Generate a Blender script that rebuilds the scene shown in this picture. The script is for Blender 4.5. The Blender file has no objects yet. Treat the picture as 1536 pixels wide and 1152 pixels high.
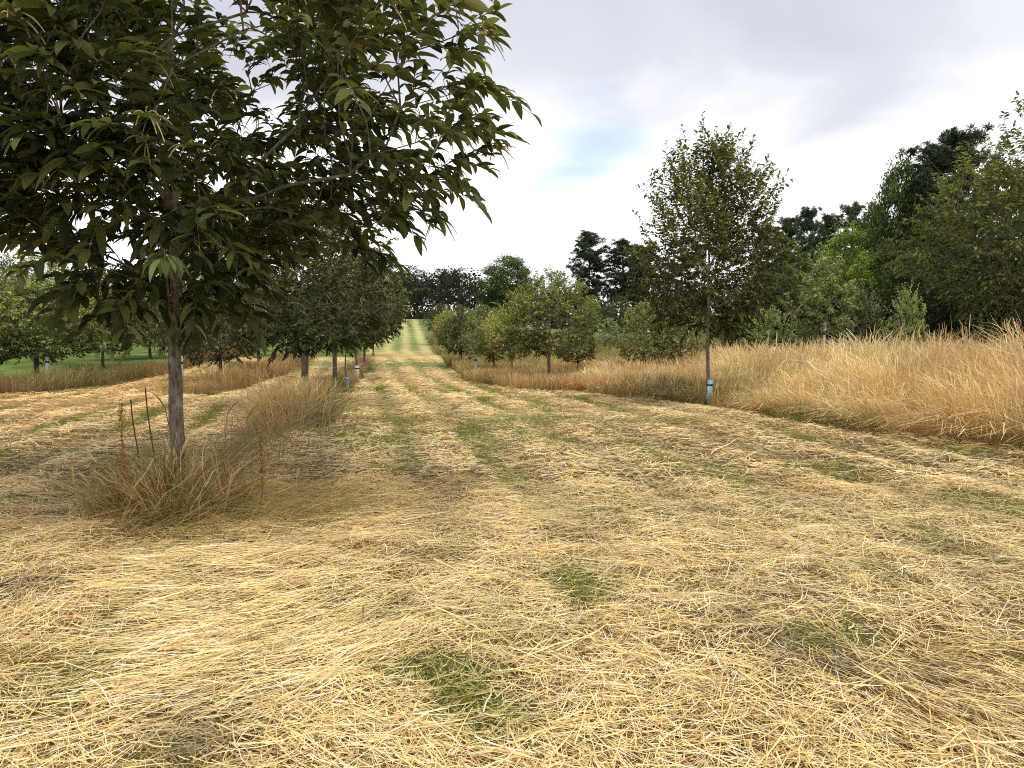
import bpy, math, random
import numpy as np
from mathutils import Vector

scene = bpy.context.scene
COL = scene.collection
rng = np.random.default_rng(11)
random.seed(5)
F = 1160.0            # focal length in pixels of the 1536-wide photograph
EYE = 1.6
HOR = 500.0

# ------------------------------------------------------------------ noise
_T = np.random.default_rng(3).random((256, 256))
def vn(x, y, s=0):
    x = np.asarray(x, float) + s * 17.31; y = np.asarray(y, float) + s * 9.77
    xi = np.floor(x).astype(int); yi = np.floor(y).astype(int)
    fx = x - xi; fy = y - yi
    fx = fx * fx * (3 - 2 * fx); fy = fy * fy * (3 - 2 * fy)
    a = _T[xi & 255, yi & 255]; b = _T[(xi + 1) & 255, yi & 255]
    c = _T[xi & 255, (yi + 1) & 255]; d = _T[(xi + 1) & 255, (yi + 1) & 255]
    return (a * (1 - fx) + b * fx) * (1 - fy) + (c * (1 - fx) + d * fx) * fy
def fbm(x, y, o=4, s=0):
    v = 0; a = .5; t = 0
    for i in range(o):
        v = v + a * vn(np.asarray(x) * 2 ** i, np.asarray(y) * 2 ** i, s + i * 3); t += a; a *= .5
    return v / t
def sstep(a, b, x):
    t = np.clip((np.asarray(x, float) - a) / (b - a), 0, 1)
    return t * t * (3 - 2 * t)
def norm(v):
    return v / np.maximum(np.linalg.norm(v, axis=-1, keepdims=True), 1e-9)
def mixc(a, b, f):
    f = np.asarray(f)[..., None]
    return np.asarray(a) * (1 - f) + np.asarray(b) * f

# ------------------------------------------------------------------ land
EY = np.array([-10, 4, 8, 10.3, 12.4, 17.2, 20.6, 23.2, 30, 41, 60, 90, 160, 700.])
EX = np.array([14, 11.5, 8.2, 6.9, 5.8, 4.5, 2.3, .2, -1.7, -3.6, -6.3, -10.4, -20, -96.])
def xedge(y): return np.interp(y, EY, EX)          # edge of the uncut grass on the right
def ucoord(x, y): return x + .14 * y               # distance across the tree rows
def meadow(x, y):                                  # 1 inside the uncut grass
    return sstep(-.15, .25, x - xedge(y) - .5 * (fbm(x * .7, y * .7, 2, 5) - .5))
def rows(x, y):                                    # uncut strips below the tree rows
    u = ucoord(x, y); m = 0
    for c, y0, y1, w in ((-2.1, 11.5, 42, .45), (-5.9, 21, 44, .7), (-11.2, 14, 60, .8)):
        ww = w * (.75 + .6 * fbm(x * .5, y * .5, 2, 8))
        m = np.maximum(m, sstep(ww + .15, ww - .25, abs(u - c)) * sstep(y0 - .6, y0 + .4, y) * sstep(y1 + 2, y1, y))
    return m
def lawn(x, y):
    u = ucoord(x, y)
    return np.maximum(sstep(-12.0, -12.6, u), sstep(45, 48, y + u * .15) * sstep(-2.3, -3.0, u))
def mown(x, y):
    return (1 - meadow(x, y)) * (1 - rows(x, y))
def land(x, y, fine=True):
    x = np.asarray(x, float); y = np.asarray(y, float)
    u = ucoord(x, y)
    z = 3.9 * sstep(38, 135, y) * (1 - .55 * sstep(10, 30, u)) * (1 - .35 * sstep(-6, -22, u))
    z = z + .95 * sstep(.5, 6.5, x - xedge(y)) * sstep(26, 12, y) * sstep(3.0, 8.0, x)
    z = z - .25 * sstep(17, 26, y) * sstep(42, 34, y) * sstep(4, -2, x)
    z = z + .5 * (fbm(x * .03, y * .03, 3, 2) - .5) * sstep(25, 60, y)
    z = z + .10 * (fbm(x * .35, y * .35, 2, 4) - .5) * sstep(60, 30, y)
    if fine:
        near = sstep(45, 18, y)
        ridge = .5 + .5 * np.sin((x + .2 * y) * 5.4 + 1.6 * fbm(x * .25, y * .12, 2, 12))
        f1 = fbm(x * 1.3, y * 1.3, 2, 20); f2 = fbm(x * 4.5, y * 4.5, 3, 30)
        z = z + near * ((.07 * (f1 - .5) + .085 * (f2 - .5)) + .045 * ridge * sstep(4, 8, y))
    return z
PATCH = [(.34, 4.9, .30, .95), (-.28, 3.35, .30, .9), (1.65, 4.0, .26, .75), (-.1, 4.2, .40, .45), (-.75, 4.35, .3, .4), (.1, 7.7, .35, .6), (.9, 6.7, .3, .5),
         (2.35, 4.9, .3, .5), (3.0, 5.8, .3, .4), (-.3, 5.7, .25, .4), (-2.6, 5.9, .35, .45), (-6.6, 9.5, .5, .8), (1.9, 8.3, .4, .55), (3.7, 8.8, .4, .6),
         (-.5, 13.2, .5, .7), (.4, 11.5, .4, .7), (3.2, 13.5, .5, .7), (-1.8, 11.5, .4, .7), (2.75, 3.6, .25, .5), (-4.6, 6.9, .35, .5)]
def green(x, y):
    x = x + .5 * (fbm(x * 2.2, y * 2.2, 3, 51) - .5); y = y + .7 * (fbm(x * 2.2, y * 2.2, 3, 55) - .5)                                   # green regrowth showing through the hay
    u = ucoord(x, y)
    g = .6 * sstep(.60, .76, fbm(x * 1.1 + 5, y * .9, 3, 40))
    s = np.sin((x + .2 * y) * 5.4 + 1.6 * fbm(x * .25, y * .12, 2, 12))
    g = np.maximum(g, sstep(-.35, -.95, s) * sstep(.42, .62, fbm(x * .8, y * .35, 3, 44)) * sstep(6, 14, y) * .9)
    for px, py, r, st in PATCH:
        d = np.hypot((x - px), (y - py) * .8)
        g = np.maximum(g, st * sstep(r * 1.45, r * .2, d + 1.5 * r * (fbm(x * 6, y * 6, 3, 48) - .5)))
    tr = x + .2 * y - .35 * (fbm(x * 0 + 3, y * .12, 2, 57) - .5)
    for c0, ww, st in ((2.6, .14, .75), (1.65, .14, .65), (3.9, .18, .75), (.7, .13, .55), (-.3, .15, .45), (5.2, .17, .5)):
        g = np.maximum(g, st * sstep(ww * 1.6, ww * .3, abs(tr - c0)) * sstep(.36, .58, fbm(x * 1.6, y * .35, 3, 59)) * sstep(5, 8, y))
    return np.clip(g, 0, 1)

# ------------------------------------------------------------------ mesh helpers
def make_mesh(name, V, Fc, mat, parent=None, col=None, uv=None, smooth=True, link=True):
    V = np.ascontiguousarray(V, np.float32); Fc = np.ascontiguousarray(Fc, np.int32)
    k = Fc.shape[1]; n = len(Fc)
    me = bpy.data.meshes.new(name)
    me.vertices.add(len(V)); me.vertices.foreach_set("co", V.ravel())
    me.loops.add(n * k); me.loops.foreach_set("vertex_index", Fc.ravel())
    me.polygons.add(n)
    me.polygons.foreach_set("loop_start", np.arange(0, n * k, k, dtype=np.int32))
    me.polygons.foreach_set("use_smooth", np.full(n, smooth))
    if col is not None:
        a = me.attributes.new("Col", 'FLOAT_COLOR', 'POINT')
        c = np.ones((len(V), 4), np.float32); c[:, :3] = col
        a.data.foreach_set("color", c.ravel())
    if uv is not None:
        l = me.uv_layers.new(name="UVMap")
        l.data.foreach_set("uv", np.ascontiguousarray(uv[Fc.ravel()], np.float32).ravel())
    me.update(calc_edges=True)
    me.materials.append(mat)
    o = bpy.data.objects.new(name, me)
    if link: COL.objects.link(o)
    if parent is not None: o.parent = parent
    return o

def ribbons(P, W, S):
    """P (n,k,3) centre lines, W (n,k) widths, S (n,3) or (n,k,3) side vectors -> verts, quads"""
    n, k, _ = P.shape
    if S.ndim == 2: S = S[:, None, :]
    h = (W * .5)[..., None] * S
    V = np.stack([P - h, P + h], 2).reshape(-1, 3)
    b = (np.arange(n) * k * 2)[:, None] + (np.arange(k - 1) * 2)[None, :]
    Q = np.stack([b, b + 1, b + 3, b + 2], -1).reshape(-1, 4)
    return V, Q

def tubes(A, B, ra, rb, sides=6):
    """separate tapered tubes from A to B"""
    n = len(A); d = norm(B - A)
    ref = np.where(abs(d[:, :1]) > .9, np.array([[0, 1, .1]]), np.array([[1, .2, .1]]))
    u = norm(np.cross(d, ref)); v = np.cross(d, u)
    an = np.arange(sides) * 2 * math.pi / sides
    ring = u[:, None] * np.cos(an)[None, :, None] + v[:, None] * np.sin(an)[None, :, None]
    V = np.concatenate([A[:, None] + ring * ra[:, None, None], B[:, None] + ring * rb[:, None, None]], 1).reshape(-1, 3)
    i = np.arange(sides); j = (i + 1) % sides
    q = np.stack([i, j, j + sides, i + sides], -1)
    Q = (np.arange(n)[:, None, None] * sides * 2 + q[None]).reshape(-1, 4)
    return V, Q

def loft(path, radii, sides=18, wob=0.0, seed=0):
    path = np.asarray(path, float); k = len(path)
    an = np.arange(sides) * 2 * math.pi / sides
    V = []
    for i in range(k):
        w = 1 + wob * (vn(np.cos(an) * 1.6 + 9, np.sin(an) * 1.6 + i * .35, seed) - .5) * 2
        V.append(path[i] + np.stack([np.cos(an), np.sin(an), 0 * an], -1) * (radii[i] * w)[:, None])
    V = np.concatenate(V)
    i = np.arange(sides); j = (i + 1) % sides
    q = np.stack([i, j, j + sides, i + sides], -1)
    Q = (np.arange(k - 1)[:, None, None] * sides + q[None]).reshape(-1, 4)
    return V, Q
def join(parts):
    Vs = []; Qs = []; o = 0
    for V, Q in parts:
        Vs.append(V); Qs.append(Q + o); o += len(V)
    return np.concatenate(Vs), np.concatenate(Qs)

# ------------------------------------------------------------------ materials
def new_mat(name):
    m = bpy.data.materials.new(name); m.use_nodes = True
    nt = m.node_tree; nt.nodes.clear()
    return m, nt, nt.nodes, nt.links
def leaf_mat(name, tint=(1, 1, 1), trans=.28, rough=.58, veins=False, back=(1.2, 1.2, 1.25), spec=.2):
    m, nt, N, L = new_mat(name)
    out = N.new('ShaderNodeOutputMaterial')
    at = N.new('ShaderNodeAttribute'); at.attribute_name = 'Col'
    oi = N.new('ShaderNodeObjectInfo')
    mr = N.new('ShaderNodeMapRange'); mr.inputs['To Min'].default_value = .8; mr.inputs['To Max'].default_value = 1.2
    L.new(oi.outputs['Random'], mr.inputs['Value'])
    mu = N.new('ShaderNodeVectorMath'); mu.operation = 'MULTIPLY'; mu.inputs[1].default_value = tint
    L.new(at.outputs['Color'], mu.inputs[0])
    ms = N.new('ShaderNodeVectorMath'); ms.operation = 'SCALE'
    L.new(mu.outputs[0], ms.inputs[0]); L.new(mr.outputs[0], ms.inputs['Scale'])
    geo = N.new('ShaderNodeNewGeometry')
    bk = N.new('ShaderNodeVectorMath'); bk.operation = 'MULTIPLY'; bk.inputs[1].default_value = back
    L.new(ms.outputs[0], bk.inputs[0])
    mx = N.new('ShaderNodeMix'); mx.data_type = 'RGBA'
    L.new(geo.outputs['Backfacing'], mx.inputs[0]); L.new(ms.outputs[0], mx.inputs[6]); L.new(bk.outputs[0], mx.inputs[7])
    base = mx.outputs[2]
    p = N.new('ShaderNodeBsdfPrincipled')
    p.inputs['Roughness'].default_value = rough
    p.inputs['Specular IOR Level'].default_value = spec
    if veins:
        tc = N.new('ShaderNodeUVMap'); tc.uv_map = 'UVMap'
        sep = N.new('ShaderNodeSeparateXYZ'); L.new(tc.outputs[0], sep.inputs[0])
        ab = N.new('ShaderNodeMath'); ab.operation = 'ABSOLUTE'; L.new(sep.outputs[0], ab.inputs[0])
        a1 = N.new('ShaderNodeMath'); a1.operation = 'MULTIPLY'; a1.inputs[1].default_value = -.22; L.new(ab.outputs[0], a1.inputs[0])
        a2 = N.new('ShaderNodeMath'); a2.operation = 'ADD'; L.new(a1.outputs[0], a2.inputs[0]); L.new(sep.outputs[1], a2.inputs[1])
        a3 = N.new('ShaderNodeMath'); a3.operation = 'MULTIPLY'; a3.inputs[1].default_value = 82; L.new(a2.outputs[0], a3.inputs[0])
        sn = N.new('ShaderNodeMath'); sn.operation = 'SINE'; L.new(a3.outputs[0], sn.inputs[0])
        bp = N.new('ShaderNodeBump'); bp.inputs['Strength'].default_value = .7; bp.inputs['Distance'].default_value = .004
        L.new(sn.outputs[0], bp.inputs['Height']); L.new(bp.outputs[0], p.inputs['Normal'])
        r = N.new('ShaderNodeMapRange'); r.inputs['From Min'].default_value = .6; r.inputs['From Max'].default_value = 1
        r.inputs['To Min'].default_value = 0; r.inputs['To Max'].default_value = .35
        L.new(sn.outputs[0], r.inputs['Value'])
        m2 = N.new('ShaderNodeMix'); m2.data_type = 'RGBA'; L.new(r.outputs[0], m2.inputs[0])
        L.new(base, m2.inputs[6]); m2.inputs[7].default_value = (.16, .2, .07, 1)
        base = m2.outputs[2]
    L.new(base, p.inputs['Base Color'])
    t = N.new('ShaderNodeBsdfTranslucent')
    tm = N.new('ShaderNodeVectorMath'); tm.operation = 'MULTIPLY'; tm.inputs[1].default_value = (1.5, 1.6, .7)
    L.new(ms.outputs[0], tm.inputs[0]); L.new(tm.outputs[0], t.inputs['Color'])
    sh = N.new('ShaderNodeMixShader'); sh.inputs[0].default_value = trans
    L.new(p.outputs[0], sh.inputs[1]); L.new(t.outputs[0], sh.inputs[2]); L.new(sh.outputs[0], out.inputs[0])
    return m
def grass_mat(name, trans=.2, rough=.6, tint=(1, 1, 1)):
    m, nt, N, L = new_mat(name)
    out = N.new('ShaderNodeOutputMaterial')
    at = N.new('ShaderNodeAttribute'); at.attribute_name = 'Col'
    mu = N.new('ShaderNodeVectorMath'); mu.operation = 'MULTIPLY'; mu.inputs[1].default_value = tint
    L.new(at.outputs['Color'], mu.inputs[0])
    p = N.new('ShaderNodeBsdfPrincipled'); p.inputs['Roughness'].default_value = rough
    p.inputs['Specular IOR Level'].default_value = .25
    L.new(mu.outputs[0], p.inputs['Base Color'])
    t = N.new('ShaderNodeBsdfTranslucent'); L.new(mu.outputs[0], t.inputs['Color'])
    sh = N.new('ShaderNodeMixShader'); sh.inputs[0].default_value = trans
    L.new(p.outputs[0], sh.inputs[1]); L.new(t.outputs[0], sh.inputs[2]); L.new(sh.outputs[0], out.inputs[0])
    return m
def bark_mat(name, c1, c2, c3, scale=1.0):
    m, nt, N, L = new_mat(name)
    out = N.new('ShaderNodeOutputMaterial'); p = N.new('ShaderNodeBsdfPrincipled')
    p.inputs['Roughness'].default_value = .9; p.inputs['Specular IOR Level'].default_value = .15
    tc = N.new('ShaderNodeTexCoord')
    mp = N.new('ShaderNodeMapping'); mp.inputs['Scale'].default_value = (26 * scale, 26 * scale, 7 * scale)
    L.new(tc.outputs['Object'], mp.inputs[0])
    n1 = N.new('ShaderNodeTexNoise'); n1.inputs['Scale'].default_value = 1.3; n1.inputs['Detail'].default_value = 8; n1.inputs['Roughness'].default_value = .7
    L.new(mp.outputs[0], n1.inputs[0])
    cr = N.new('ShaderNodeValToRGB'); e = cr.color_ramp.elements
    e[0].position = .34; e[0].color = (*c1, 1); e[1].position = .72; e[1].color = (*c3, 1)
    x = e.new(.5); x.color = (*c2, 1)
    L.new(n1.outputs[0], cr.inputs[0])
    n2 = N.new('ShaderNodeTexNoise'); n2.inputs['Scale'].default_value = 9 * scale; n2.inputs['Detail'].default_value = 3
    L.new(tc.outputs['Object'], n2.inputs[0])
    r = N.new('ShaderNodeMapRange'); r.inputs['From Min'].default_value = .56; r.inputs['From Max'].default_value = .66
    r.inputs['To Max'].default_value = .6
    L.new(n2.outputs[0], r.inputs['Value'])
    mx = N.new('ShaderNodeMix'); mx.data_type = 'RGBA'; mx.inputs[7].default_value = (.34, .35, .3, 1)
    L.new(r.outputs[0], mx.inputs[0]); L.new(cr.outputs[0], mx.inputs[6]); L.new(mx.outputs[2], p.inputs['Base Color'])
    b = N.new('ShaderNodeBump'); b.inputs['Strength'].default_value = .8; b.inputs['Distance'].default_value = .02
    L.new(n1.outputs[0], b.inputs['Height']); L.new(b.outputs[0], p.inputs['Normal'])
    L.new(p.outputs[0], out.inputs[0])
    return m
def plain_mat(name, c, rough=.5, noise=.15, scale=30):
    m, nt, N, L = new_mat(name)
    out = N.new('ShaderNodeOutputMaterial'); p = N.new('ShaderNodeBsdfPrincipled'); p.inputs['Roughness'].default_value = rough
    tc = N.new('ShaderNodeTexCoord'); n = N.new('ShaderNodeTexNoise'); n.inputs['Scale'].default_value = scale; n.inputs['Detail'].default_value = 6
    L.new(tc.outputs['Object'], n.inputs[0])
    cr = N.new('ShaderNodeValToRGB'); e = cr.color_ramp.elements
    e[0].position = .3; e[0].color = (*[v * (1 - noise * 2) for v in c], 1); e[1].position = .7; e[1].color = (*[min(1, v * (1 + noise)) for v in c], 1)
    L.new(n.outputs[0], cr.inputs[0]); L.new(cr.outputs[0], p.inputs['Base Color']); L.new(p.outputs[0], out.inputs[0])
    return m

M_HERO = leaf_mat('hero_leaf', veins=True, trans=.26, rough=.52)
M_LEAF = leaf_mat('chestnut_leaf', tint=(1.15, 1.12, 1.1), trans=.24)
M_PALE = leaf_mat('pale_chestnut_leaf', tint=(2.7, 2.65, 2.5), trans=.22)
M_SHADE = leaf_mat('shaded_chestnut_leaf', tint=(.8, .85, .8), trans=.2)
M_FOREST = leaf_mat('forest_leaf', trans=.25)
M_BRIGHT = leaf_mat('bright_leaf', tint=(2.1, 2.1, 1.3), trans=.3)
M_DARK = leaf_mat('dark_leaf', tint=(.85, .85, .85), trans=.15)
M_PINE = leaf_mat('pine_needle', trans=.08, back=(1, 1, 1))
M_CATKIN = grass_mat('catkin', .2, .8)
M_STRAW = grass_mat('straw', .12, .55)
M_GRASS = grass_mat('dry_grass', .36, .6, (1.14, 1.11, 1.0))
M_BARK = bark_mat('chestnut_bark', (.05, .04, .03), (.17, .14, .10), (.30, .27, .22))
M_BARKD = bark_mat('dark_bark', (.03, .025, .02), (.08, .065, .05), (.16, .14, .11), .5)
M_TUBE = plain_mat('tube_blue', (.27, .50, .62), .45, .12, 9)
M_TUBEW = plain_mat('tube_white', (.55, .62, .66), .5, .12, 9)
M_BAND = plain_mat('black_band', (.015, .015, .018), .5)

# ------------------------------------------------------------------ leaves
def leaf_mesh(P, D, Lh, Wd, droop, col, lod=2, fold=.35, roll=None):
    """n leaves: base P, direction D, length, width, droop; returns V,Q,colours,uv"""
    n = len(P); up = np.array([0, 0, 1.])
    if roll is None: roll = np.zeros(n)
    S = norm(np.cross(D, up) + 1e-5)
    Nn = norm(np.cross(S, D))
    S2 = S * np.cos(roll)[:, None] + Nn * np.sin(roll)[:, None]
    Nn = Nn * np.cos(roll)[:, None] - S * np.sin(roll)[:, None]
    if lod == 2: T = np.array([0, .1, .3, .52, .74, .9, 1]); w = np.array([.07, .5, .95, 1, .74, .36, .02])
    elif lod == 1: T = np.array([0, .3, .7, 1]); w = np.array([.1, .95, .8, .04])
    else: T = np.array([0, .45, 1]); w = np.array([.1, 1, .05])
    k = len(T)
    dr = droop[:, None] * T[None] ** 1.8
    C = P[:, None] + Lh[:, None, None] * (D[:, None] * (T[None] * (1 - .22 * dr))[..., None] - up * (dr * .55)[..., None])
    hw = (Wd[:, None] * .5 * w[None])[..., None]
    if lod == 2:
        wav = (rng.random((n, k)) - .5)[..., None] * .12
        Lf = C - S2[:, None] * hw * (.92 + wav) + Nn[:, None] * hw * (fold + wav)
        Rt = C + S2[:, None] * hw * (.92 - wav) + Nn[:, None] * hw * (fold - wav)
    else:
        Lf = C - S2[:, None] * hw + Nn[:, None] * hw * fold
        Rt = C + S2[:, None] * hw + Nn[:, None] * hw * fold
    V = np.stack([Lf, C, Rt], 2).reshape(-1, 3)
    b = (np.arange(n) * k * 3)[:, None] + (np.arange(k - 1) * 3)[None]
    Q = np.stack([np.stack([b, b + 1, b + 4, b + 3], -1), np.stack([b + 1, b + 2, b + 5, b + 4], -1)], 2).reshape(-1, 4)
    cc = np.repeat(col, k * 3, axis=0)
    u = np.tile(np.array([-1., 0, 1]), n * k); v = np.tile(np.repeat(T, 3), n)
    return V, Q, cc, np.stack([u, v], -1)

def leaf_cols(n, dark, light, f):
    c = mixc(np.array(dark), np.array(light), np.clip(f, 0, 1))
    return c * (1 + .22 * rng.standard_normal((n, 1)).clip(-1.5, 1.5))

# ------------------------------------------------------------------ broadleaf tree builder
def skeleton(tips, trunk, aim=.35, seg=.28):
    """join every tip to the growing wood; returns nodes, parent"""
    nodes = [np.array(p, float) for p in trunk]; par = [-1] + list(range(len(trunk) - 1))
    plen = [0.]
    for i in range(1, len(nodes)): plen.append(plen[-1] + np.linalg.norm(nodes[i] - nodes[i - 1]))
    NP = np.zeros((len(tips) * 14 + len(nodes) + 100, 3)); PL = np.zeros(len(NP)); OK = np.zeros(len(NP), bool)
    NP[:len(nodes)] = nodes; PL[:len(nodes)] = plen; cnt = len(nodes)
    OK[2:cnt] = True
    par = par + [0] * (len(NP) - cnt)
    o = np.array(trunk[min(2, len(trunk) - 1)])
    order = np.argsort(np.linalg.norm(tips - o, axis=1))
    ends = np.zeros(len(tips), int)
    for ti in order:
        t = tips[ti]
        d = t - NP[:cnt]; dist = np.linalg.norm(d, axis=1)
        cost = dist * (1 + .9 * np.clip(.25 - d[:, 2] / np.maximum(dist, 1e-6), 0, 1)) + aim * PL[:cnt]
        cost[~OK[:cnt]] = 1e9
        j = int(np.argmin(cost)); a = NP[j].copy(); L = dist[j]
        pd = norm(NP[j] - NP[par[j]]) if par[j] >= 0 else np.array([0, 0, 1.])
        ctrl = a + (pd * .5 + np.array([0, 0, .12])) * L * .5
        m = min(10, max(1, int(L / seg)))
        prev = j
        for s in range(1, m + 1):
            f = s / m
            p = a * (1 - f) ** 2 + 2 * ctrl * f * (1 - f) + t * f * f
            if s < m: p = p + (rng.random(3) - .5) * .06 * min(L, .6)
            NP[cnt] = p; par[cnt] = prev; PL[cnt] = PL[prev] + L / m; OK[cnt] = True
            prev = cnt; cnt += 1
        ends[ti] = prev
    return NP[:cnt], np.array(par[:cnt]), ends

def envelope(n, prof, height, z0, edge=.42, seed=0, gap=.0, uneven=.25):
    """points in a crown: prof = list of (h 0..1, radius)"""
    hs, rs = zip(*prof); out = []
    while len(out) < n:
        h = rng.random(); r = np.interp(h, hs, rs)
        if rng.random() > (r / max(rs)) ** 1.2: continue
        a = rng.random() * 2 * math.pi
        k = 1 + uneven * 2 * (vn(math.cos(a) * 2 + 5, math.sin(a) * 2 + h * 3.5, seed) - .5)
        rr = r * k * rng.random() ** edge
        p = np.array([rr * math.cos(a), rr * math.sin(a), z0 + h * height])
        if gap and vn(p[0] * 1.3 + p[2] * .7, p[1] * 1.3 - p[2] * .9, seed + 7) < gap: continue
        out.append(p)
    return np.array(out)

def broadleaf(name, trunk_h, height, prof, ntips, leaf, shoot, nl, lod, trunk_r, seed, mat, barkm,
              dark=(.022, .034, .010), light=(.075, .095, .026), catkins=0, gap=.0, uneven=.25, lean=0., extra=None, up=.55, tubeside=5, wfac=.34, edge=.42, longtop=.5):
    global rng
    rng = np.random.default_rng(seed)
    root = bpy.data.objects.new(name, None); COL.objects.link(root)
    H = height; ch = H - trunk_h
    nt_ = max(6, int(trunk_h / .25))
    tz = np.linspace(0, trunk_h + ch * .45, nt_ + 4)
    wob = np.cumsum((rng.random((len(tz), 2)) - .5) * .035, 0)
    trunk = np.stack([wob[:, 0] + lean * tz, wob[:, 1], tz], -1); trunk[0, :2] = 0
    tips = envelope(ntips, prof, ch, trunk_h, edge=edge, seed=seed, gap=gap, uneven=uneven)
    if extra is not None: tips = np.concatenate([tips, np.array(extra, float)])
    tips[:, 0] += lean * tips[:, 2]
    # the wood leaves the trunk only above the clear stem
    tr = trunk.copy()
    nodes, par, ends = skeleton(tips, [p for p in tr[tr[:, 2] >= trunk_h * .86 - .01]], seg=max(.22, H * .05))
    n = len(nodes)
    r = np.zeros(n); p_ = 2.35
    acc = np.zeros(n); acc[ends] += (.0042 * H / 6) ** p_
    for i in range(n - 1, 0, -1): acc[par[i]] += acc[i]
    r = np.maximum(acc, 1e-9) ** (1 / p_)
    r = np.maximum(r * min(1.3, trunk_r * .8 / max(r[0], 1e-4)) if r[0] > trunk_r * .8 else r, .0022 * H / 6)
    idx = np.arange(1, n); q = par[idx]
    A = nodes[q]; B = nodes[idx]; rb = r[idx]; ra = np.minimum(r[q], rb * 1.35)
    parts = [tubes(A, B, ra, rb, tubeside)]
    low = trunk[trunk[:, 2] <= nodes[0][2] + .3]
    if len(low) < 3: low = trunk[:3]
    tt = np.linspace(0, 1, len(low) * 4)
    path = np.stack([np.interp(tt, np.linspace(0, 1, len(low)), low[:, i]) for i in range(3)], -1)
    path[0, 2] = -.25
    hh = path[:, 2] / max(path[-1, 2], .01)
    path[:, 0] += .010 * np.sin(path[:, 2] * 2.6 + seed) - .010 * math.sin(seed); rad = trunk_r * (1 - .22 * hh.clip(0, 1)) + trunk_r * .6 * np.exp(-path[:, 2].clip(0) / .12)
    rad *= 1 + .07 * (vn(path[:, 2] * 9, path[:, 2] * 0, seed) - .5)
    rad[-2:] *= np.array([.85, .6])
    parts.append(loft(path, rad, 18, .09, seed))
    # shoots with leaves
    T = nodes[ends]; ax = np.stack([T[:, 0] * 0 + lean * T[:, 2], T[:, 1] * 0, np.full(len(T), trunk_h + ch * .25)], -1)
    outd = norm(T - ax); outd[:, 2] = np.maximum(outd[:, 2], -.15)
    pdirs = norm(T - nodes[par[ends]])
    rel = np.linalg.norm(T[:, :2], axis=1)
    hrel = ((T[:, 2:3] - trunk_h) / ch).clip(0, 1)
    sd = norm(outd * .8 + pdirs * .4 + np.array([0, 0, 1.]) * (up * (-.12 + 1.25 * hrel)) + rng.standard_normal((len(T), 3)) * .35)
    sl = shoot * (.6 + .8 * rng.random(len(T))) * (.8 + longtop * hrel[:, 0] * (rng.random(len(T)) < .5))
    k = 5; tt = np.linspace(0, 1, k)
    curve = np.array([0, 0, -1.]) * (.10 + .25 * rng.random((len(T), 1)))
    SP = T[:, None] + sl[:, None, None] * (sd[:, None] * tt[None, :, None] + curve[:, None] * (tt ** 2)[None, :, None])
    A = SP[:, :-1].reshape(-1, 3); B = SP[:, 1:].reshape(-1, 3)
    rr = np.tile(np.linspace(1, .45, k)[:-1], len(T)) * .0042 * (H / 6) ** .5
    V, Q = tubes(A, B, rr, rr * .85, 4)
    parts.append((V, Q)); V, Q = join(parts); make_mesh('trunk', V, Q, barkm, root)
    Pl = []; Dl = []; Fl = []; Ll = []
    for i in range(nl):
        f = (i + .6) / nl * (.9 + .2 * rng.random(len(T)))
        f = f.clip(0, 1)
        base = T + sl[:, None] * (sd * f[:, None] + curve * (f ** 2)[:, None])
        side = norm(np.cross(sd, np.array([0, 0, 1.])) + 1e-4); sgn = 1 if i % 2 else -1
        d = sd * (.45 + .5 * (i / nl)) + side * sgn * (.85 - .45 * (i / nl)) + rng.standard_normal((len(T), 3)) * .28
        d[:, 2] = d[:, 2] * .6 + .08
        Pl.append(base); Dl.append(norm(d)); Fl.append(f); Ll.append(leaf * (.62 + .5 * np.sin(math.pi * (.2 + .7 * i / nl)) * (.8 + .4 * rng.random(len(T)))))
    P = np.concatenate(Pl); D = np.concatenate(Dl); Fv = np.concatenate(Fl); LL = np.concatenate(Ll)
    n = len(P)
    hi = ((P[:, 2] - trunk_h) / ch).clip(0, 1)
    cmix = .12 + .45 * hi + .3 * (np.concatenate([rel] * nl) / max(x[1] for x in prof)).clip(0, 1) * hi + .25 * rng.standard_normal(n) + .15 * Fv  # upper and outer leaves painted lighter as if lit; young tip leaves paler
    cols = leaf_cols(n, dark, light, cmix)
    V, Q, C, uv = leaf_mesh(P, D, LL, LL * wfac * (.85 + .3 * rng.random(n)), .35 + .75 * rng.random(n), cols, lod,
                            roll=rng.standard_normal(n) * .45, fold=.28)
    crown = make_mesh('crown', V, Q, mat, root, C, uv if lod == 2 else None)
    if catkins:
        sel = np.where(T[:, 2] > trunk_h + ch * .15)[0]
        sel = rng.choice(sel, min(catkins, len(sel)), replace=False)
        m = 7; B0 = np.repeat(SP[sel, 3], m, 0); nn = len(B0)
        dd = norm(np.repeat(sd[sel], m, 0) * .5 + rng.standard_normal((nn, 3)) * .6 + np.array([0, 0, .35]))
        kk = 6; ts = np.linspace(0, 1, kk); ll = leaf * (.6 + .45 * rng.random(nn))
        g = .5 + .6 * rng.random((nn, 1))
        PP = B0[:, None] + ll[:, None, None] * (dd[:, None] * ts[None, :, None] + np.array([0, 0, -1.]) * (g * ts[None] ** 2)[..., None])
        w = .0052 * leaf / .18 * (1 if lod == 2 else 1.6)
        A = PP[:, :-1].reshape(-1, 3); Bq = PP[:, 1:].reshape(-1, 3)
        rw = np.tile(np.array([.5, 1, 1, .9, .6]), nn) * w
        V, Q = tubes(A, Bq, rw, rw * .9, 5)
        cc = mixc(np.array([.32, .24, .11]), np.array([.55, .48, .25]), rng.random(nn))
        make_mesh('catkins', V, Q, M_CATKIN, crown, np.repeat(cc, (kk - 1) * 10, 0))
    root['H'] = H; root['R'] = max(x[1] for x in prof) + shoot * .5
    return root

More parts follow.
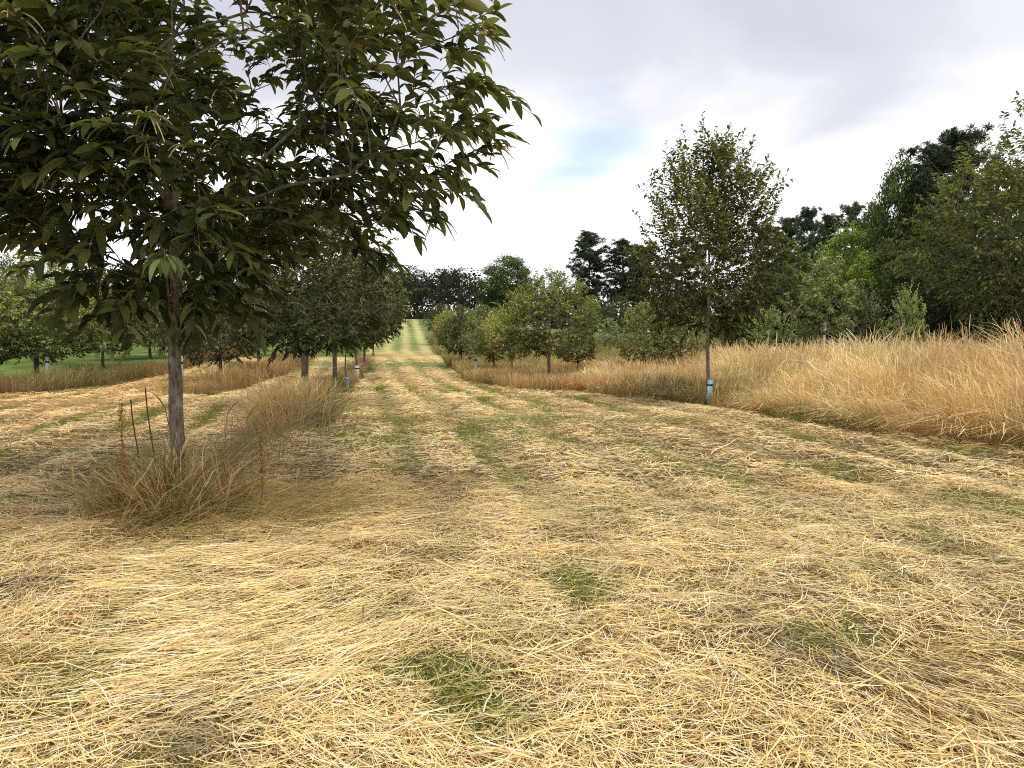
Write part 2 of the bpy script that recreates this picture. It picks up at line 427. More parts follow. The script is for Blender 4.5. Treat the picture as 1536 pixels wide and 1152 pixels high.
def clump_tree(name, H, trunk_h, prof, nclump, per, crad, leaf, trunk_r, seed, mat, barkm, dark, light, gap=0., uneven=.3):
    """woodland tree seen from far: wood skeleton + leaf clumps of small leaf-sized faces"""
    global rng
    rng = np.random.default_rng(seed)
    root = bpy.data.objects.new(name, None); COL.objects.link(root)
    ch = H - trunk_h
    tz = np.linspace(0, trunk_h + ch * .6, 9)
    wob = np.cumsum((rng.random((9, 2)) - .5) * .03 * H / 6, 0)
    trunk = np.stack([wob[:, 0], wob[:, 1], tz], -1); trunk[0, :2] = 0; trunk[0, 2] = -.6
    tips = envelope(nclump, prof, ch, trunk_h, edge=.33, seed=seed, gap=gap, uneven=uneven)
    nodes, par, ends = skeleton(tips, list(trunk), seg=H * .07)
    acc = np.zeros(len(nodes)); acc[ends] += (.03 * H / 14) ** 2.3
    for i in range(len(nodes) - 1, 0, -1): acc[par[i]] += acc[i]
    r = acc ** (1 / 2.3); r = np.maximum(r * trunk_r / r[0], .012)
    idx = np.arange(1, len(nodes)); q = par[idx]
    V, Q = tubes(nodes[q], nodes[idx], np.minimum(r[q], r[idx] * 1.4), r[idx], 6)
    make_mesh('trunk', V, Q, barkm, root)
    T = np.repeat(tips, per, 0); n = len(T)
    cs = np.repeat(crad * (.6 + .8 * rng.random(nclump)), per)
    off = norm(rng.standard_normal((n, 3))) * (rng.random((n, 1)) ** .45) * cs[:, None]; off[:, 2] *= .62
    P = T + off
    D = norm(off + rng.standard_normal((n, 3)) * .5 * cs[:, None] + np.array([0, 0, .1]))
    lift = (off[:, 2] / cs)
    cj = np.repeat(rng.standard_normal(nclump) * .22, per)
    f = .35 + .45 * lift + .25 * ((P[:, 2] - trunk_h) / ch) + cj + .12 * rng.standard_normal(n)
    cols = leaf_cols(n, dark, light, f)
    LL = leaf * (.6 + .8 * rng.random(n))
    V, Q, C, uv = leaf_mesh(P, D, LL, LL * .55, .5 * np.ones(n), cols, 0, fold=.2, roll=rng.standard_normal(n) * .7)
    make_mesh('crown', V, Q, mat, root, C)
    root['H'] = H; root['R'] = max(x[1] for x in prof) + crad * .4
    return root

def pine(name, H, seed, clear=.35, rad=2.6):
    global rng
    rng = np.random.default_rng(seed)
    root = bpy.data.objects.new(name, None); COL.objects.link(root)
    tz = np.linspace(0, H * .97, 14)
    wob = np.cumsum((rng.random((14, 2)) - .5) * .12, 0)
    trunk = np.stack([wob[:, 0], wob[:, 1], tz], -1); trunk[0, 2] = -.6
    tr = .2 * (1 - .85 * tz / H)
    parts = [tubes(trunk[:-1], trunk[1:], tr[:-1], tr[1:], 8)]
    cen = []; cs = []
    z = H * clear
    while z < H * .97:
        h = (z - H * clear) / (H * (1 - clear))
        R = rad * (math.sin(math.pi * (.22 + .72 * h)) ** .8) * (.75 + .5 * rng.random())
        for b in range(rng.integers(3, 6)):
            a = rng.random() * 6.283; L = R * (.55 + .6 * rng.random())
            p0 = np.array([np.interp(z, tz, trunk[:, 0]), np.interp(z, tz, trunk[:, 1]), z])
            d = np.array([math.cos(a), math.sin(a), .18 + .5 * h])
            p1 = p0 + d * L * .55; p2 = p0 + d * L + np.array([0, 0, .22 * L])
            parts.append(tubes(np.array([p0, p1]), np.array([p1, p2]), np.array([.05, .032]), np.array([.032, .012]), 5))
            for c in range(8):
                f = .35 + .7 * rng.random()
                q = p0 + (p2 - p0) * f + rng.standard_normal(3) * np.array([.36, .36, .16])
                cen.append(q); cs.append(.30 + .28 * rng.random())
        z += H * .035 * (.7 + .6 * rng.random())
    for i in range(7):
        cen.append(np.array([trunk[-1, 0], trunk[-1, 1], H * .97]) + rng.standard_normal(3) * .3); cs.append(.45)
    V, Q = join(parts); make_mesh('trunk', V, Q, M_BARKD, root)
    per = 48; cen = np.array(cen); cs = np.repeat(np.array(cs), per)
    C0 = np.repeat(cen, per, 0); n = len(C0)
    dd = norm(rng.standard_normal((n, 3)) + np.array([0, 0, .25]))
    st = C0 + dd * cs[:, None] * rng.random((n, 1)) * .55 * np.array([1, 1, .6])
    en = st + dd * (cs * .5)[:, None]
    P = np.stack([st, en], 1); S = norm(np.cross(dd, rng.standard_normal((n, 3))))
    V, Q = ribbons(P, np.tile(np.array([[.07, .03]]), (n, 1)), S)
    f = .3 + .4 * dd[:, 2] + .2 * rng.standard_normal(n)
    cols = leaf_cols(n, (.020, .032, .018), (.115, .145, .065), f)
    make_mesh('crown', V, Q, M_PINE, root, np.repeat(cols, 4, 0))
    root['H'] = H; root['R'] = rad
    return root

# ------------------------------------------------------------------ things
def tag(o, label, cat, group=None):
    o['label'] = label; o['category'] = cat
    if group: o['group'] = group
    return o
def copy_tree(src, name=None):
    c = src.copy(); c.name = name or src.name.split('.')[0]; COL.objects.link(c)
    for ch in list(src.children):
        d = ch.copy(); COL.objects.link(d); d.parent = c
        for g in list(ch.children):
            e = g.copy(); COL.objects.link(e); e.parent = d
    return c
used = set()
def plant(proto, px, Y, ytop, hw, label, cat, group=None, mat=None, rot=None, name=None, sink=0.):
    """put a copy of a kind at its place in the land; ytop and hw say how tall and wide it measures there"""
    if proto.name not in used: o = proto; used.add(proto.name)
    else: o = copy_tree(proto, name)
    if name: o.name = name
    X = (px - 768) / F * Y
    z = float(land(X, Y))
    zt = EYE + (HOR - ytop) / F * Y
    o.location = (X, Y, z - sink)
    s = hw / F * Y / proto['R']; sz = (zt - z + sink) / proto['H']
    o.scale = (s, s, sz)
    o.rotation_euler = (0, 0, random.random() * 6.283 if rot is None else rot)
    tag(o, label, cat, group)
    if mat:
        for ch in o.children:
            if ch.name.startswith('crown'):
                ch.material_slots[0].link = 'OBJECT'; ch.material_slots[0].material = mat
    return o
def guard(px, Y, h, r, mat, label, dx=0, group='tree guards around young trunks'):
    X = (px - 768) / F * Y; z = float(land(X, Y))
    zs = np.array([-.1, 0, h * .5, h, h, h * .9]); rs = np.array([r, r, r * .97, r * 1.02, r * .9, r * .9])
    V, Q = loft(np.stack([zs * 0, zs * 0, zs], -1), rs, 20, .05, int(px))
    root = bpy.data.objects.new('tree_guard', None); COL.objects.link(root); root.location = (X, Y, z); root.rotation_euler = (.02, .03, 0)
    tb = make_mesh('tube', V, Q, mat, root)
    zs = np.array([h * .78, h * .78, h * .85, h * .85]); rs = np.array([r * .98, r * 1.08, r * 1.08, r * .98])
    V, Q = loft(np.stack([zs * 0, zs * 0, zs], -1), rs, 20)
    make_mesh('band', V, Q, M_BAND, tb)
    tag(root, label, 'tree guard', group)
    return root

# ================================================================== GROUND
def build_ground():
    ys = [-14.]
    while ys[-1] < 1.5: ys.append(ys[-1] + .35)
    while ys[-1] < 6.5: ys.append(ys[-1] + .05)
    while ys[-1] < 900: ys.append(ys[-1] * 1.0085)
    ys = np.array(ys)
    s = np.linspace(-1, 1, 560); s = np.sign(s) * (.75 * abs(s) + .25 * abs(s) ** 3)
    X = s[None] * (7 + np.maximum(ys, 0)[:, None] * 1.15); Y = np.repeat(ys[:, None], 560, 1)
    Z = land(X, Y)
    x = X.ravel(); y = Y.ravel(); V = np.stack([x, y, Z.ravel()], -1)
    r, c = len(ys), 560
    i = np.arange(r * c).reshape(r, c)
    Q = np.stack([i[:-1, :-1], i[:-1, 1:], i[1:, 1:], i[1:, :-1]], -1).reshape(-1, 4)
    u = ucoord(x, y); far = sstep(8, 24, y)
    n1 = fbm(x * .8, y * .8, 4, 60); n2 = fbm(x * 3, y * 3, 3, 64)
    hay_far = mixc(np.array([.66, .46, .19]), np.array([.44, .28, .10]), sstep(.35, .75, n1 * .5 + n2 * .5))
    hay_near = mixc(np.array([.26, .19, .085]), np.array([.12, .085, .035]), n2)
    c_ = mixc(hay_near, hay_far, far)
    pink = sstep(-4, -7, u) * sstep(10, 18, y)
    c_ = mixc(c_, c_ * np.array([1.05, .94, .9]), pink)
    g = green(x, y)
    c_ = mixc(c_, mixc(np.array([.10, .13, .035]), np.array([.26, .27, .09]), far), g * .85)
    # stripes left by the mower further off
    st = .5 + .5 * np.sin((x + .2 * y) * 5.4 + 1.6 * fbm(x * .25, y * .12, 2, 12))
    mid = sstep(16, 26, y) * sstep(60, 38, y)
    c_ = mixc(c_, np.array([.22, .25, .08]), mid * sstep(.35, .05, st) * sstep(.3, .6, fbm(x * .9, y * .3, 3, 66)) * .75)
    c_ = mixc(c_, np.array([.66, .47, .24]), mid * sstep(.6, .95, st) * .6)
    st = .5 + .5 * np.sin(u * 4.6 + 1.2 * fbm(x * .2, y * .1, 2, 13))
    hillc = mixc(np.array([.17, .22, .06]), np.array([.46, .42, .17]), sstep(.25, .8, .45 * st + .6 * fbm(x * .8, y * .9, 4, 70)))
    c_ = mixc(c_, hillc, sstep(46, 60, y + 4 * (n1 - .5)))
    c_ = mixc(c_, np.array([.10, .20, .035]), sstep(38.2, 39.2, y + .1 * u) * sstep(42.5, 41.0, y + .1 * u) * .85)
    lw = lawn(x, y)
    lc = mixc(np.array([.065, .115, .020]), np.array([.145, .20, .040]), sstep(.3, .7, n1))
    lc = mixc(lc, np.array([.035, .06, .012]), sstep(34, 26, y) * .6)  # lawn darkened below the outer trees, their shade painted in
    c_ = mixc(c_, lc, lw)
    me = meadow(x, y)
    mc = mixc(np.array([.16, .10, .04]), np.array([.22, .22, .075]), sstep(38, 52, y))
    mc = mixc(mc, np.array([.17, .20, .065]), sstep(60, 95, y))
    mc = mixc(mc, mc * .6, n2)
    c_ = mixc(c_, mc, me)
    c_ = mixc(c_, np.array([.10, .085, .035]), rows(x, y))
    m, nt, N, L = new_mat('field_ground')
    out = N.new('ShaderNodeOutputMaterial'); p = N.new('ShaderNodeBsdfPrincipled')
    p.inputs['Roughness'].default_value = .95; p.inputs['Specular IOR Level'].default_value = .1
    at = N.new('ShaderNodeAttribute'); at.attribute_name = 'Col'
    tc = N.new('ShaderNodeTexCoord')
    n1_ = N.new('ShaderNodeTexNoise'); n1_.inputs['Scale'].default_value = 14; n1_.inputs['Detail'].default_value = 9; n1_.inputs['Roughness'].default_value = .75
    mp = N.new('ShaderNodeMapping'); mp.inputs['Scale'].default_value = (1, .45, 1); L.new(tc.outputs['Object'], mp.inputs[0]); L.new(mp.outputs[0], n1_.inputs[0])
    n2_ = N.new('ShaderNodeTexNoise'); n2_.inputs['Scale'].default_value = 2.2; n2_.inputs['Detail'].default_value = 10; n2_.inputs['Roughness'].default_value = .8
    L.new(tc.outputs['Object'], n2_.inputs[0])
    ad = N.new('ShaderNodeMath'); ad.operation = 'ADD'; L.new(n1_.outputs[0], ad.inputs[0]); L.new(n2_.outputs[0], ad.inputs[1])
    mr = N.new('ShaderNodeMapRange'); mr.inputs['From Min'].default_value = .65; mr.inputs['From Max'].default_value = 1.35
    mr.inputs['To Min'].default_value = .5; mr.inputs['To Max'].default_value = 1.5
    L.new(ad.outputs[0], mr.inputs['Value'])
    ms = N.new('ShaderNodeVectorMath'); ms.operation = 'SCALE'; L.new(at.outputs['Color'], ms.inputs[0]); L.new(mr.outputs[0], ms.inputs['Scale'])
    L.new(ms.outputs[0], p.inputs['Base Color'])
    b = N.new('ShaderNodeBump'); b.inputs['Strength'].default_value = .8; b.inputs['Distance'].default_value = .05
    L.new(n1_.outputs[0], b.inputs['Height']); L.new(b.outputs[0], p.inputs['Normal'])
    L.new(p.outputs[0], out.inputs[0])
    o = make_mesh('ground', V, Q, m, None, c_)
    o['kind'] = 'structure'
build_ground()

# ================================================================== HAY
def hay(n, y0, y1, lmin, lmax, w, spread, seed, pw=1.0):
    r = np.random.default_rng(seed)
    y = (y0 ** pw + (y1 ** pw - y0 ** pw) * r.random(n)) ** (1 / pw)
    x = (r.random(n) * 2 - 1) * (y * .72 + .8)
    keep = (mown(x, y) > .5 - .45 * r.random(n)) & (lawn(x, y) < .5) & (r.random(n) > green(x, y) * .78)
    x = x[keep]; y = y[keep]; n = len(x)
    z = land(x, y)
    thick = fbm(x * 1.6, y * 1.6, 3, 90)
    ang = 3.0 * math.pi * fbm(x * .33, y * .33, 2, 80) + (1.1 + 2.4 * sstep(.28, .5, fbm(x * .9, y * .9, 2, 84))) * r.standard_normal(n)
    # flattened swaths lie along each other
    for sx, sy, sr, sa in ((-1.35, 3.9, .9, .55), (2.2, 3.3, .75, 2.3), (-1.5, 6.2, .8, .15), (-2.0, 5.1, .8, .35)):
        d = np.hypot(x - sx, y - sy); f = (d < sr * (.7 + .5 * r.random(n))) & (r.random(n) < .66)
        ang = np.where(f, sa + (x - sx) * .35 + r.standard_normal(n) * .24, ang)
    big = r.random(n) < .10
    L = (lmin + (lmax - lmin) * r.random(n) ** 2.8) * np.where(big, 1.6, .85)
    lift = r.random(n) ** 1.7 * .062 + .003
    tilt = r.standard_normal(n) * .19 + (r.random(n) < .06) * r.random(n) * .8
    d = np.stack([np.cos(ang) * np.cos(tilt), np.sin(ang) * np.cos(tilt), np.sin(tilt)], -1)
    side0 = np.stack([-np.sin(ang), np.cos(ang), 0 * ang], -1)
    bend = r.standard_normal(n) * .12
    k = 4; t = np.linspace(-.5, .5, k)
    P = np.stack([x, y, z + lift], -1)[:, None] + L[:, None, None] * (d[:, None] * t[None, :, None] + side0[:, None] * ((t ** 2)[None] * bend[:, None])[..., None])
    zz = land(P[..., 0], P[..., 1])
    P[:, 2, :2] += side0[:, :2] * (r.standard_normal(n) * .04 * L)[:, None]
    P[..., 2] = np.maximum(P[..., 2] * .55 + (zz + lift[:, None]) * .45, zz + .003)
    ro = r.random(n) * 1.2 - .3
    S = side0 * np.cos(ro)[:, None] + np.array([0, 0, 1.]) * np.sin(ro)[:, None]
    W = (w * (.55 + .9 * r.random(n) ** 1.5) * np.where(big, 1.45, 1.))[:, None] * np.array([1, 1, 1, .55])[None]
    V, Q = ribbons(P, W, S)
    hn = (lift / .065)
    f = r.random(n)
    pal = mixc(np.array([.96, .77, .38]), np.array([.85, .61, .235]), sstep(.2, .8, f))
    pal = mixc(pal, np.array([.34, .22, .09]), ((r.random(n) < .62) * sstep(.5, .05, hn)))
    pal = mixc(pal, np.array([.97, .90, .68]), (r.random(n) < .14) * .8)
    pal = mixc(pal, np.array([.55, .28, .10]), (r.random(n) < .035) * .8)
    g = np.clip(green(x, y) * 1.1, 0, 1) * (r.random(n) < .75)
    pal = mixc(pal, mixc(np.array([.34, .35, .10]), np.array([.62, .52, .19]), r.random(n)), g * .85)
    pal = pal * (.50 + .50 * sstep(.30, .62, thick + .28 * hn))[:, None] * (.85 + .3 * r.random((n, 1)))  # low straw darkened: painted shade between stems plus older brown layer
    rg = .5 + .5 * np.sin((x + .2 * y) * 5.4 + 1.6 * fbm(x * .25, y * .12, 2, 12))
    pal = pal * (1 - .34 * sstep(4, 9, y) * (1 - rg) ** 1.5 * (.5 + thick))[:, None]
    big_n = fbm(x * .5, y * .5, 2, 95)
    pal = mixc(pal, pal * np.array([.80, .72, .62]), sstep(.52, .74, big_n) * .5)
    pal = mixc(pal, pal * np.array([1.04, .93, .88]), sstep(-3.2, -7, ucoord(x, y)) * sstep(8, 16, y))
    shade = sstep(1.7, .5, np.hypot(x + 3.0, (y - 6.7)))       # shade under the near tree, painted into the hay colour
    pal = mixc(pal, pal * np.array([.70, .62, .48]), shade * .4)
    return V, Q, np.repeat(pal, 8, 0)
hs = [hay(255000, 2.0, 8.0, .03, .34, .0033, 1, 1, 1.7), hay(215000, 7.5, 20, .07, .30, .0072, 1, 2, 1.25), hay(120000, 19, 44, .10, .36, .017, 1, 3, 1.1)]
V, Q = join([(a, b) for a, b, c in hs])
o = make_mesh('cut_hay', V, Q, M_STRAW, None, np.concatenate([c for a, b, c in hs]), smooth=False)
o['kind'] = 'stuff'; tag(o, 'pale golden mown hay lying loose over the whole field floor', 'hay')

# ================================================================== GRASS BLADES
def blades(x, y, h, lean, ang, w, cb, ct, r, head=0., k=7, curl=.55, side_rand=True):
    n = len(x); z = land(x, y)
    t = np.linspace(0, 1, k)[None]
    q = lean[:, None]
    hor = h[:, None] * (q * t * (.35 + .65 * t) + curl * q * t ** 3 * .6)
    ver = h[:, None] * (t * np.sqrt(np.clip(1 - .35 * q ** 2, .15, 1)) - curl * q * .55 * t ** 3.2)
    P = np.stack([x[:, None] + np.cos(ang)[:, None] * hor, y[:, None] + np.sin(ang)[:, None] * hor, z[:, None] - .03 + ver], -1)
    jit = r.standard_normal((n, k, 3)) * (h * .022)[:, None, None]; jit[:, 0] = 0; P = P + jit
    P[..., 2] = np.maximum(P[..., 2], z[:, None] + .01)
    sa = r.random(n) * 6.283
    S = np.stack([np.cos(sa), np.sin(sa) * .45, 0 * sa], -1); S = norm(S)
    prof = np.interp(t[0], [0, .5, .8, 1], [1, .8, .55, .25])[None] * np.ones((n, 1))
    hd = r.random(n) < head
    prof[hd, -2] = 1.9; prof[hd, -1] = .6
    V, Q = ribbons(P, w[:, None] * prof, S)
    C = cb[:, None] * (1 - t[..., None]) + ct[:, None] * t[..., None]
    return V, Q, np.repeat(C.reshape(-1, 3), 2, 0)

def field_grass(name, label, x, y, hf, wf, colf, r, head=.3, leanf=None, k=7, cat='grass', curl=.55, flow=.45):
    n = len(x)
    a0 = 6.283 * 1.5 * fbm(x * flow, y * flow, 2, 100); le = fbm(x * .8, y * .8, 2, 104)
    ang = a0 + r.standard_normal(n) * .55
    lean = np.clip(.12 + .9 * sstep(.3, .75, le) + r.standard_normal(n) * .16, .02, 1.15) if leanf is None else leanf(x, y, r)
    if isinstance(lean, tuple): lean, ang = lean
    h = hf(x, y, r); w = wf(x, y, r); cb, ct = colf(x, y, r)
    V, Q, C = blades(x, y, h, lean, ang, w, cb, ct, r, head, k, curl)
    o = make_mesh(name, V, Q, M_GRASS, None, C, smooth=False)
    o['kind'] = 'stuff'; tag(o, label, cat)
    return o

# --- tall pale grass on the right
r = np.random.default_rng(21)
def pale_cols(x, y, r):
    n = len(x)
    c = mixc(np.array([.92, .76, .40]), np.array([.76, .58, .27]), r.random(n))
    c = mixc(c, np.array([.92, .84, .60]), (r.random(n) < .25) * .9)
    c = mixc(c, np.array([.50, .32, .14]), sstep(.5, .75, fbm(x * .6, y * .6, 2, 120)) * .5)
    gr = sstep(.58, .74, fbm(x * .9, y * .9, 2, 124)) * (r.random(n) < .5)
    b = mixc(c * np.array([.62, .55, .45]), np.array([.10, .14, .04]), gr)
    # greener close to the young tree at the corner
    nt = sstep(2.2, .5, np.hypot(x - 4.2, (y - 17.6) * .7))
    c = mixc(c, np.array([.22, .22, .08]), nt * (r.random(n) < .5)); b = mixc(b, np.array([.08, .12, .03]), nt)
    j = (.8 + .4 * r.random((n, 1)))
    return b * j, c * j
def spots(n, cond, xr, yr, r):
    xs = []; ys = []; tot = 0
    while tot < n:
        x = xr[0] + (xr[1] - xr[0]) * r.random(n); y = yr[0] + (yr[1] - yr[0]) * r.random(n)
        k = cond(x, y, r); xs.append(x[k]); ys.append(y[k]); tot += k.sum()
    return np.concatenate(xs)[:n], np.concatenate(ys)[:n]
def c_edge(x, y, r):
    d = x - xedge(y); return (meadow(x, y) > .35) & (d < 2.2) & (x < y * .78 + 1.2)
def c_in(x, y, r):
    d = x - xedge(y); return (d > 1.4) & (x < y * .8 + 1.5) & (meadow(x, y) > .5)
def right_lean(x, y, r):
    n = len(x)
    le = fbm(x * .9, y * .9, 2, 104); d = x - xedge(y)
    lean = np.clip(.10 + .85 * sstep(.32, .72, le) + r.standard_normal(n) * .2, .02, 1.1)
    a = 6.283 * 1.2 * fbm(x * .5, y * .5, 2, 100) + r.standard_normal(n) * .5
    e = sstep(1.2, 0, d) * (r.random(n) < .6)
    a = np.where(e > .3, math.pi + .5 + r.standard_normal(n) * .5, a)
    return lean, a
def clumped(n, cond, xr, yr, per, rad, r):
    cx, cy = spots(n, cond, xr, yr, r)
    cid = np.repeat(np.arange(n), per)
    rr = rad * (.5 + r.random(n))[cid]
    return cx[cid] + r.standard_normal(n * per) * rr, cy[cid] + r.standard_normal(n * per) * rr, cid
x1, y1, i1 = clumped(950, c_edge, (2.2, 14), (8, 24), 26, .13, r)
x2, y2, i2 = clumped(1700, c_in, (3, 26), (7.5, 34), 26, .17, r)
x = np.concatenate([x1, x2]); y = np.concatenate([y1, y2]); cid = np.concatenate([i1, i2 + 950]); nc = 2650
cl_l = np.clip(.12 + 1.0 * r.random(nc) ** 1.5, 0, 1.1); cl_t = r.random(nc); cl_h = .75 + .5 * r.random(nc)
cxm = np.bincount(cid, x, nc) / np.maximum(np.bincount(cid, minlength=nc), 1); cym = np.bincount(cid, y, nc) / np.maximum(np.bincount(cid, minlength=nc), 1)
cl_a = 6.283 * 1.3 * fbm(cxm * .45, cym * .45, 2, 100) + r.standard_normal(nc) * .6
e_ = sstep(1.0, .1, cxm - xedge(cym)) * (r.random(nc) < .65)
cl_a = np.where(e_ > .3, math.pi + .6 + r.standard_normal(nc) * .6, cl_a)
def clump_lean(x, y, r):
    m = len(x); return np.clip(cl_l[cid] + .16 * r.standard_normal(m), .03, 1.12), cl_a[cid] + .38 * r.standard_normal(m)
def clump_cols(x, y, r):
    b_, c_ = pale_cols(x, y, r); f = cl_t[cid]
    tone = mixc(np.array([.78, .68, .55]), np.array([1.12, 1.12, 1.18]), sstep(.05, .85, f))
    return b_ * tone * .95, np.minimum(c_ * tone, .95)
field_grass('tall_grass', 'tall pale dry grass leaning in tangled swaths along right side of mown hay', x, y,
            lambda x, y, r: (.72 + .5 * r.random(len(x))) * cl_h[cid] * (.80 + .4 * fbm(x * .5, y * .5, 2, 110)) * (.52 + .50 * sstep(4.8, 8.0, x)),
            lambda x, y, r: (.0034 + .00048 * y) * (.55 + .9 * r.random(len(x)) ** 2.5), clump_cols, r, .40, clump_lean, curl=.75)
# fine low growth at the foot of the tall grass
x, y = spots(9000, lambda x, y, r: (abs(x - xedge(y) - .05) < .5), (2.0, 12), (8, 24), r)
def foot_cols(x, y, r):
    n = len(x); g = sstep(.42, .62, fbm(x * .7, y * .7, 2, 130)) 
    c = mixc(np.array([.66, .48, .22]), np.array([.20, .24, .07]), g * (r.random(n) < .6)); j = .7 + .5 * r.random((n, 1))
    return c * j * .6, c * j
field_grass('low_grass', 'short mixed green and straw coloured grass at the foot of the tall pale grass', x, y,
            lambda x, y, r: .15 + .35 * r.random(len(x)), lambda x, y, r: .006 + .004 * r.random(len(x)), foot_cols, r, .0,
            lambda x, y, r: .2 + .7 * r.random(len(x)))
# --- orange-brown meadow in the middle
def brown_cols(x, y, r):
    n = len(x); f = fbm(x * .35, y * .35, 3, 140)
    c = mixc(np.array([.66, .38, .18]), np.array([.60, .46, .22]), sstep(.35, .65, f))
    c = mixc(c, np.array([.74, .55, .27]), (r.random(n) < .25))
    c = mixc(c, np.array([.30, .31, .10]), sstep(27, 40, y) * (r.random(n) < .65))
    gx = sstep(1.6, .3, np.hypot(x - 3.4, (y - 19.0) * .5)) + sstep(.55, .7, fbm(x * .8, y * .8, 2, 144)) * .5
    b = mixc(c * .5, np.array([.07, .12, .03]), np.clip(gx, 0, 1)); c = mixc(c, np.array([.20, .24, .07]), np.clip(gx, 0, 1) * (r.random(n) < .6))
    j = .8 + .4 * r.random((n, 1)); return b * j, c * j
def c_mid(x, y, r):
    return (meadow(x, y) > .4) & (x < 13) & (x < 5.5 + (y - 17) * .75) & (y > 17) & (r.random(len(x)) < np.where(x - xedge(y) < 1.5, 1, .45))
x, y = spots(46000, c_mid, (-4.5, 13), (17, 42), r)
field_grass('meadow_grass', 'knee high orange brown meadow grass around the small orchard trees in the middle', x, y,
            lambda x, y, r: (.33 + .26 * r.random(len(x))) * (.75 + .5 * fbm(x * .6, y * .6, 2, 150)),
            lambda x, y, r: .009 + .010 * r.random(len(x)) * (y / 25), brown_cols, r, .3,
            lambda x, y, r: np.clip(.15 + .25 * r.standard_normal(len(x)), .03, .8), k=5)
x, y = spots(24000, lambda x, y, r: (meadow(x, y) > .5) & (x < 30), (-8, 32), (40, 80), r)
field_grass('far_meadow_grass', 'yellow green meadow grass on the slope behind the small orchard trees', x, y,
            lambda x, y, r: .28 + .25 * r.random(len(x)), lambda x, y, r: .04 + .03 * r.random(len(x)),
            lambda x, y, r: ((lambda c: (c * .7, c))(mixc(np.array([.20, .23, .07]), np.array([.42, .33, .14]), r.random(len(x)) * fbm(x * .2, y * .2, 2, 5) * 1.6))),
            r, .1, lambda x, y, r: .2 + .3 * r.random(len(x)), k=3)
# --- strips under the rows
def strip(name, label, n, u0, w, ya, yb, h, c1, c2, c3, seed, lean=.3, wd=.006):
    r = np.random.default_rng(seed)
    y = ya + (yb - ya) * r.random(n) ** 1.25
    x = u0 - .14 * y + r.standard_normal(n) * w * (.5 + fbm(y * .4, y * 0, 2, seed))
    k = fbm(x * .9, y * .6, 2, seed + 2) > .33; x = x[k]; y = y[k]
    def cols(x, y, r):
        m = len(x); f = fbm(x * .7, y * .5, 2, seed + 5)
        c = mixc(np.array(c1), np.array(c2), sstep(.35, .65, f + .2 * (r.random(m) - .5)))
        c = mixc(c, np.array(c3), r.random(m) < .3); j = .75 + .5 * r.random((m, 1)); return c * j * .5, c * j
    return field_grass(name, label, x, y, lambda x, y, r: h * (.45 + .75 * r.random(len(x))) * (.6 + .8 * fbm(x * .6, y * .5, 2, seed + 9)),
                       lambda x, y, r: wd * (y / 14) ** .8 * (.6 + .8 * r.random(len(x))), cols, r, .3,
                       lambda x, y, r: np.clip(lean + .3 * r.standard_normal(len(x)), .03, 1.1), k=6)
strip('grass_strip', 'tall tawny and green grass strip below the near row of trees beside the mown path', 7000, -2.1, .18, 12.5, 42, .52,
      (.48, .32, .15), (.24, .23, .09), (.60, .47, .25), 31, .35)
strip('grass_strip', 'reddish brown grass strip left of the near trunk under the middle row of trees', 9000, -5.9, .38, 21, 44, .66,
      (.46, .28, .13), (.40, .28, .12), (.55, .40, .2), 37, .3)
strip('grass_strip', 'dark brown and green grass strip at far left below the outer row of trees', 15000, -11.1, .42, 15, 60, .62,
      (.30, .19, .08), (.20, .19, .06), (.40, .29, .13), 43, .2)
# leaning tuft at the head of the strip
r = np.random.default_rng(47)
n = 2200; x = -3.6 + r.standard_normal(n) * .26; y = 12.8 + r.standard_normal(n) * .6
def tc_(x, y, r):
    m = len(x); c = mixc(np.array([.55, .40, .20]), np.array([.22, .22, .09]), sstep(-3.6, -3.1, x) * (r.random(m) < .6)); j = .8 + .4 * r.random((m, 1)); return c * j * .55, c * j
field_grass('grass_tussock', 'drooping pale tussock with green stems at the near end of the grass strip', x, y,
            lambda x, y, r: .42 + .5 * r.random(len(x)), lambda x, y, r: .006 + .006 * r.random(len(x)), tc_, r, .3,
            lambda x, y, r: (np.clip(.35 + .35 * r.standard_normal(len(x)), .03, 1.1), np.where(x < -3.4, math.pi, 0) + r.standard_normal(len(x)) * .9), cat='grass')
# thin bent straw linking tussock and near tuft
n = 650; y = 7.6 + 4.4 * r.random(n); x = -1.95 - .14 * y + r.standard_normal(n) * .36
field_grass('bent_grass', 'thin bent straw and stems between near trunk and drooping tussock', x, y,
            lambda x, y, r: .25 + .55 * r.random(len(x)), lambda x, y, r: .004 + .004 * r.random(len(x)),
            lambda x, y, r: ((lambda c: (c * .6, c))(mixc(np.array([.50, .36, .17]), np.array([.26, .22, .10]), r.random(len(x))))), r, .35,
            lambda x, y, r: (.3 + .8 * r.random(len(x)), 0.2 + r.standard_normal(len(x)) * .9))
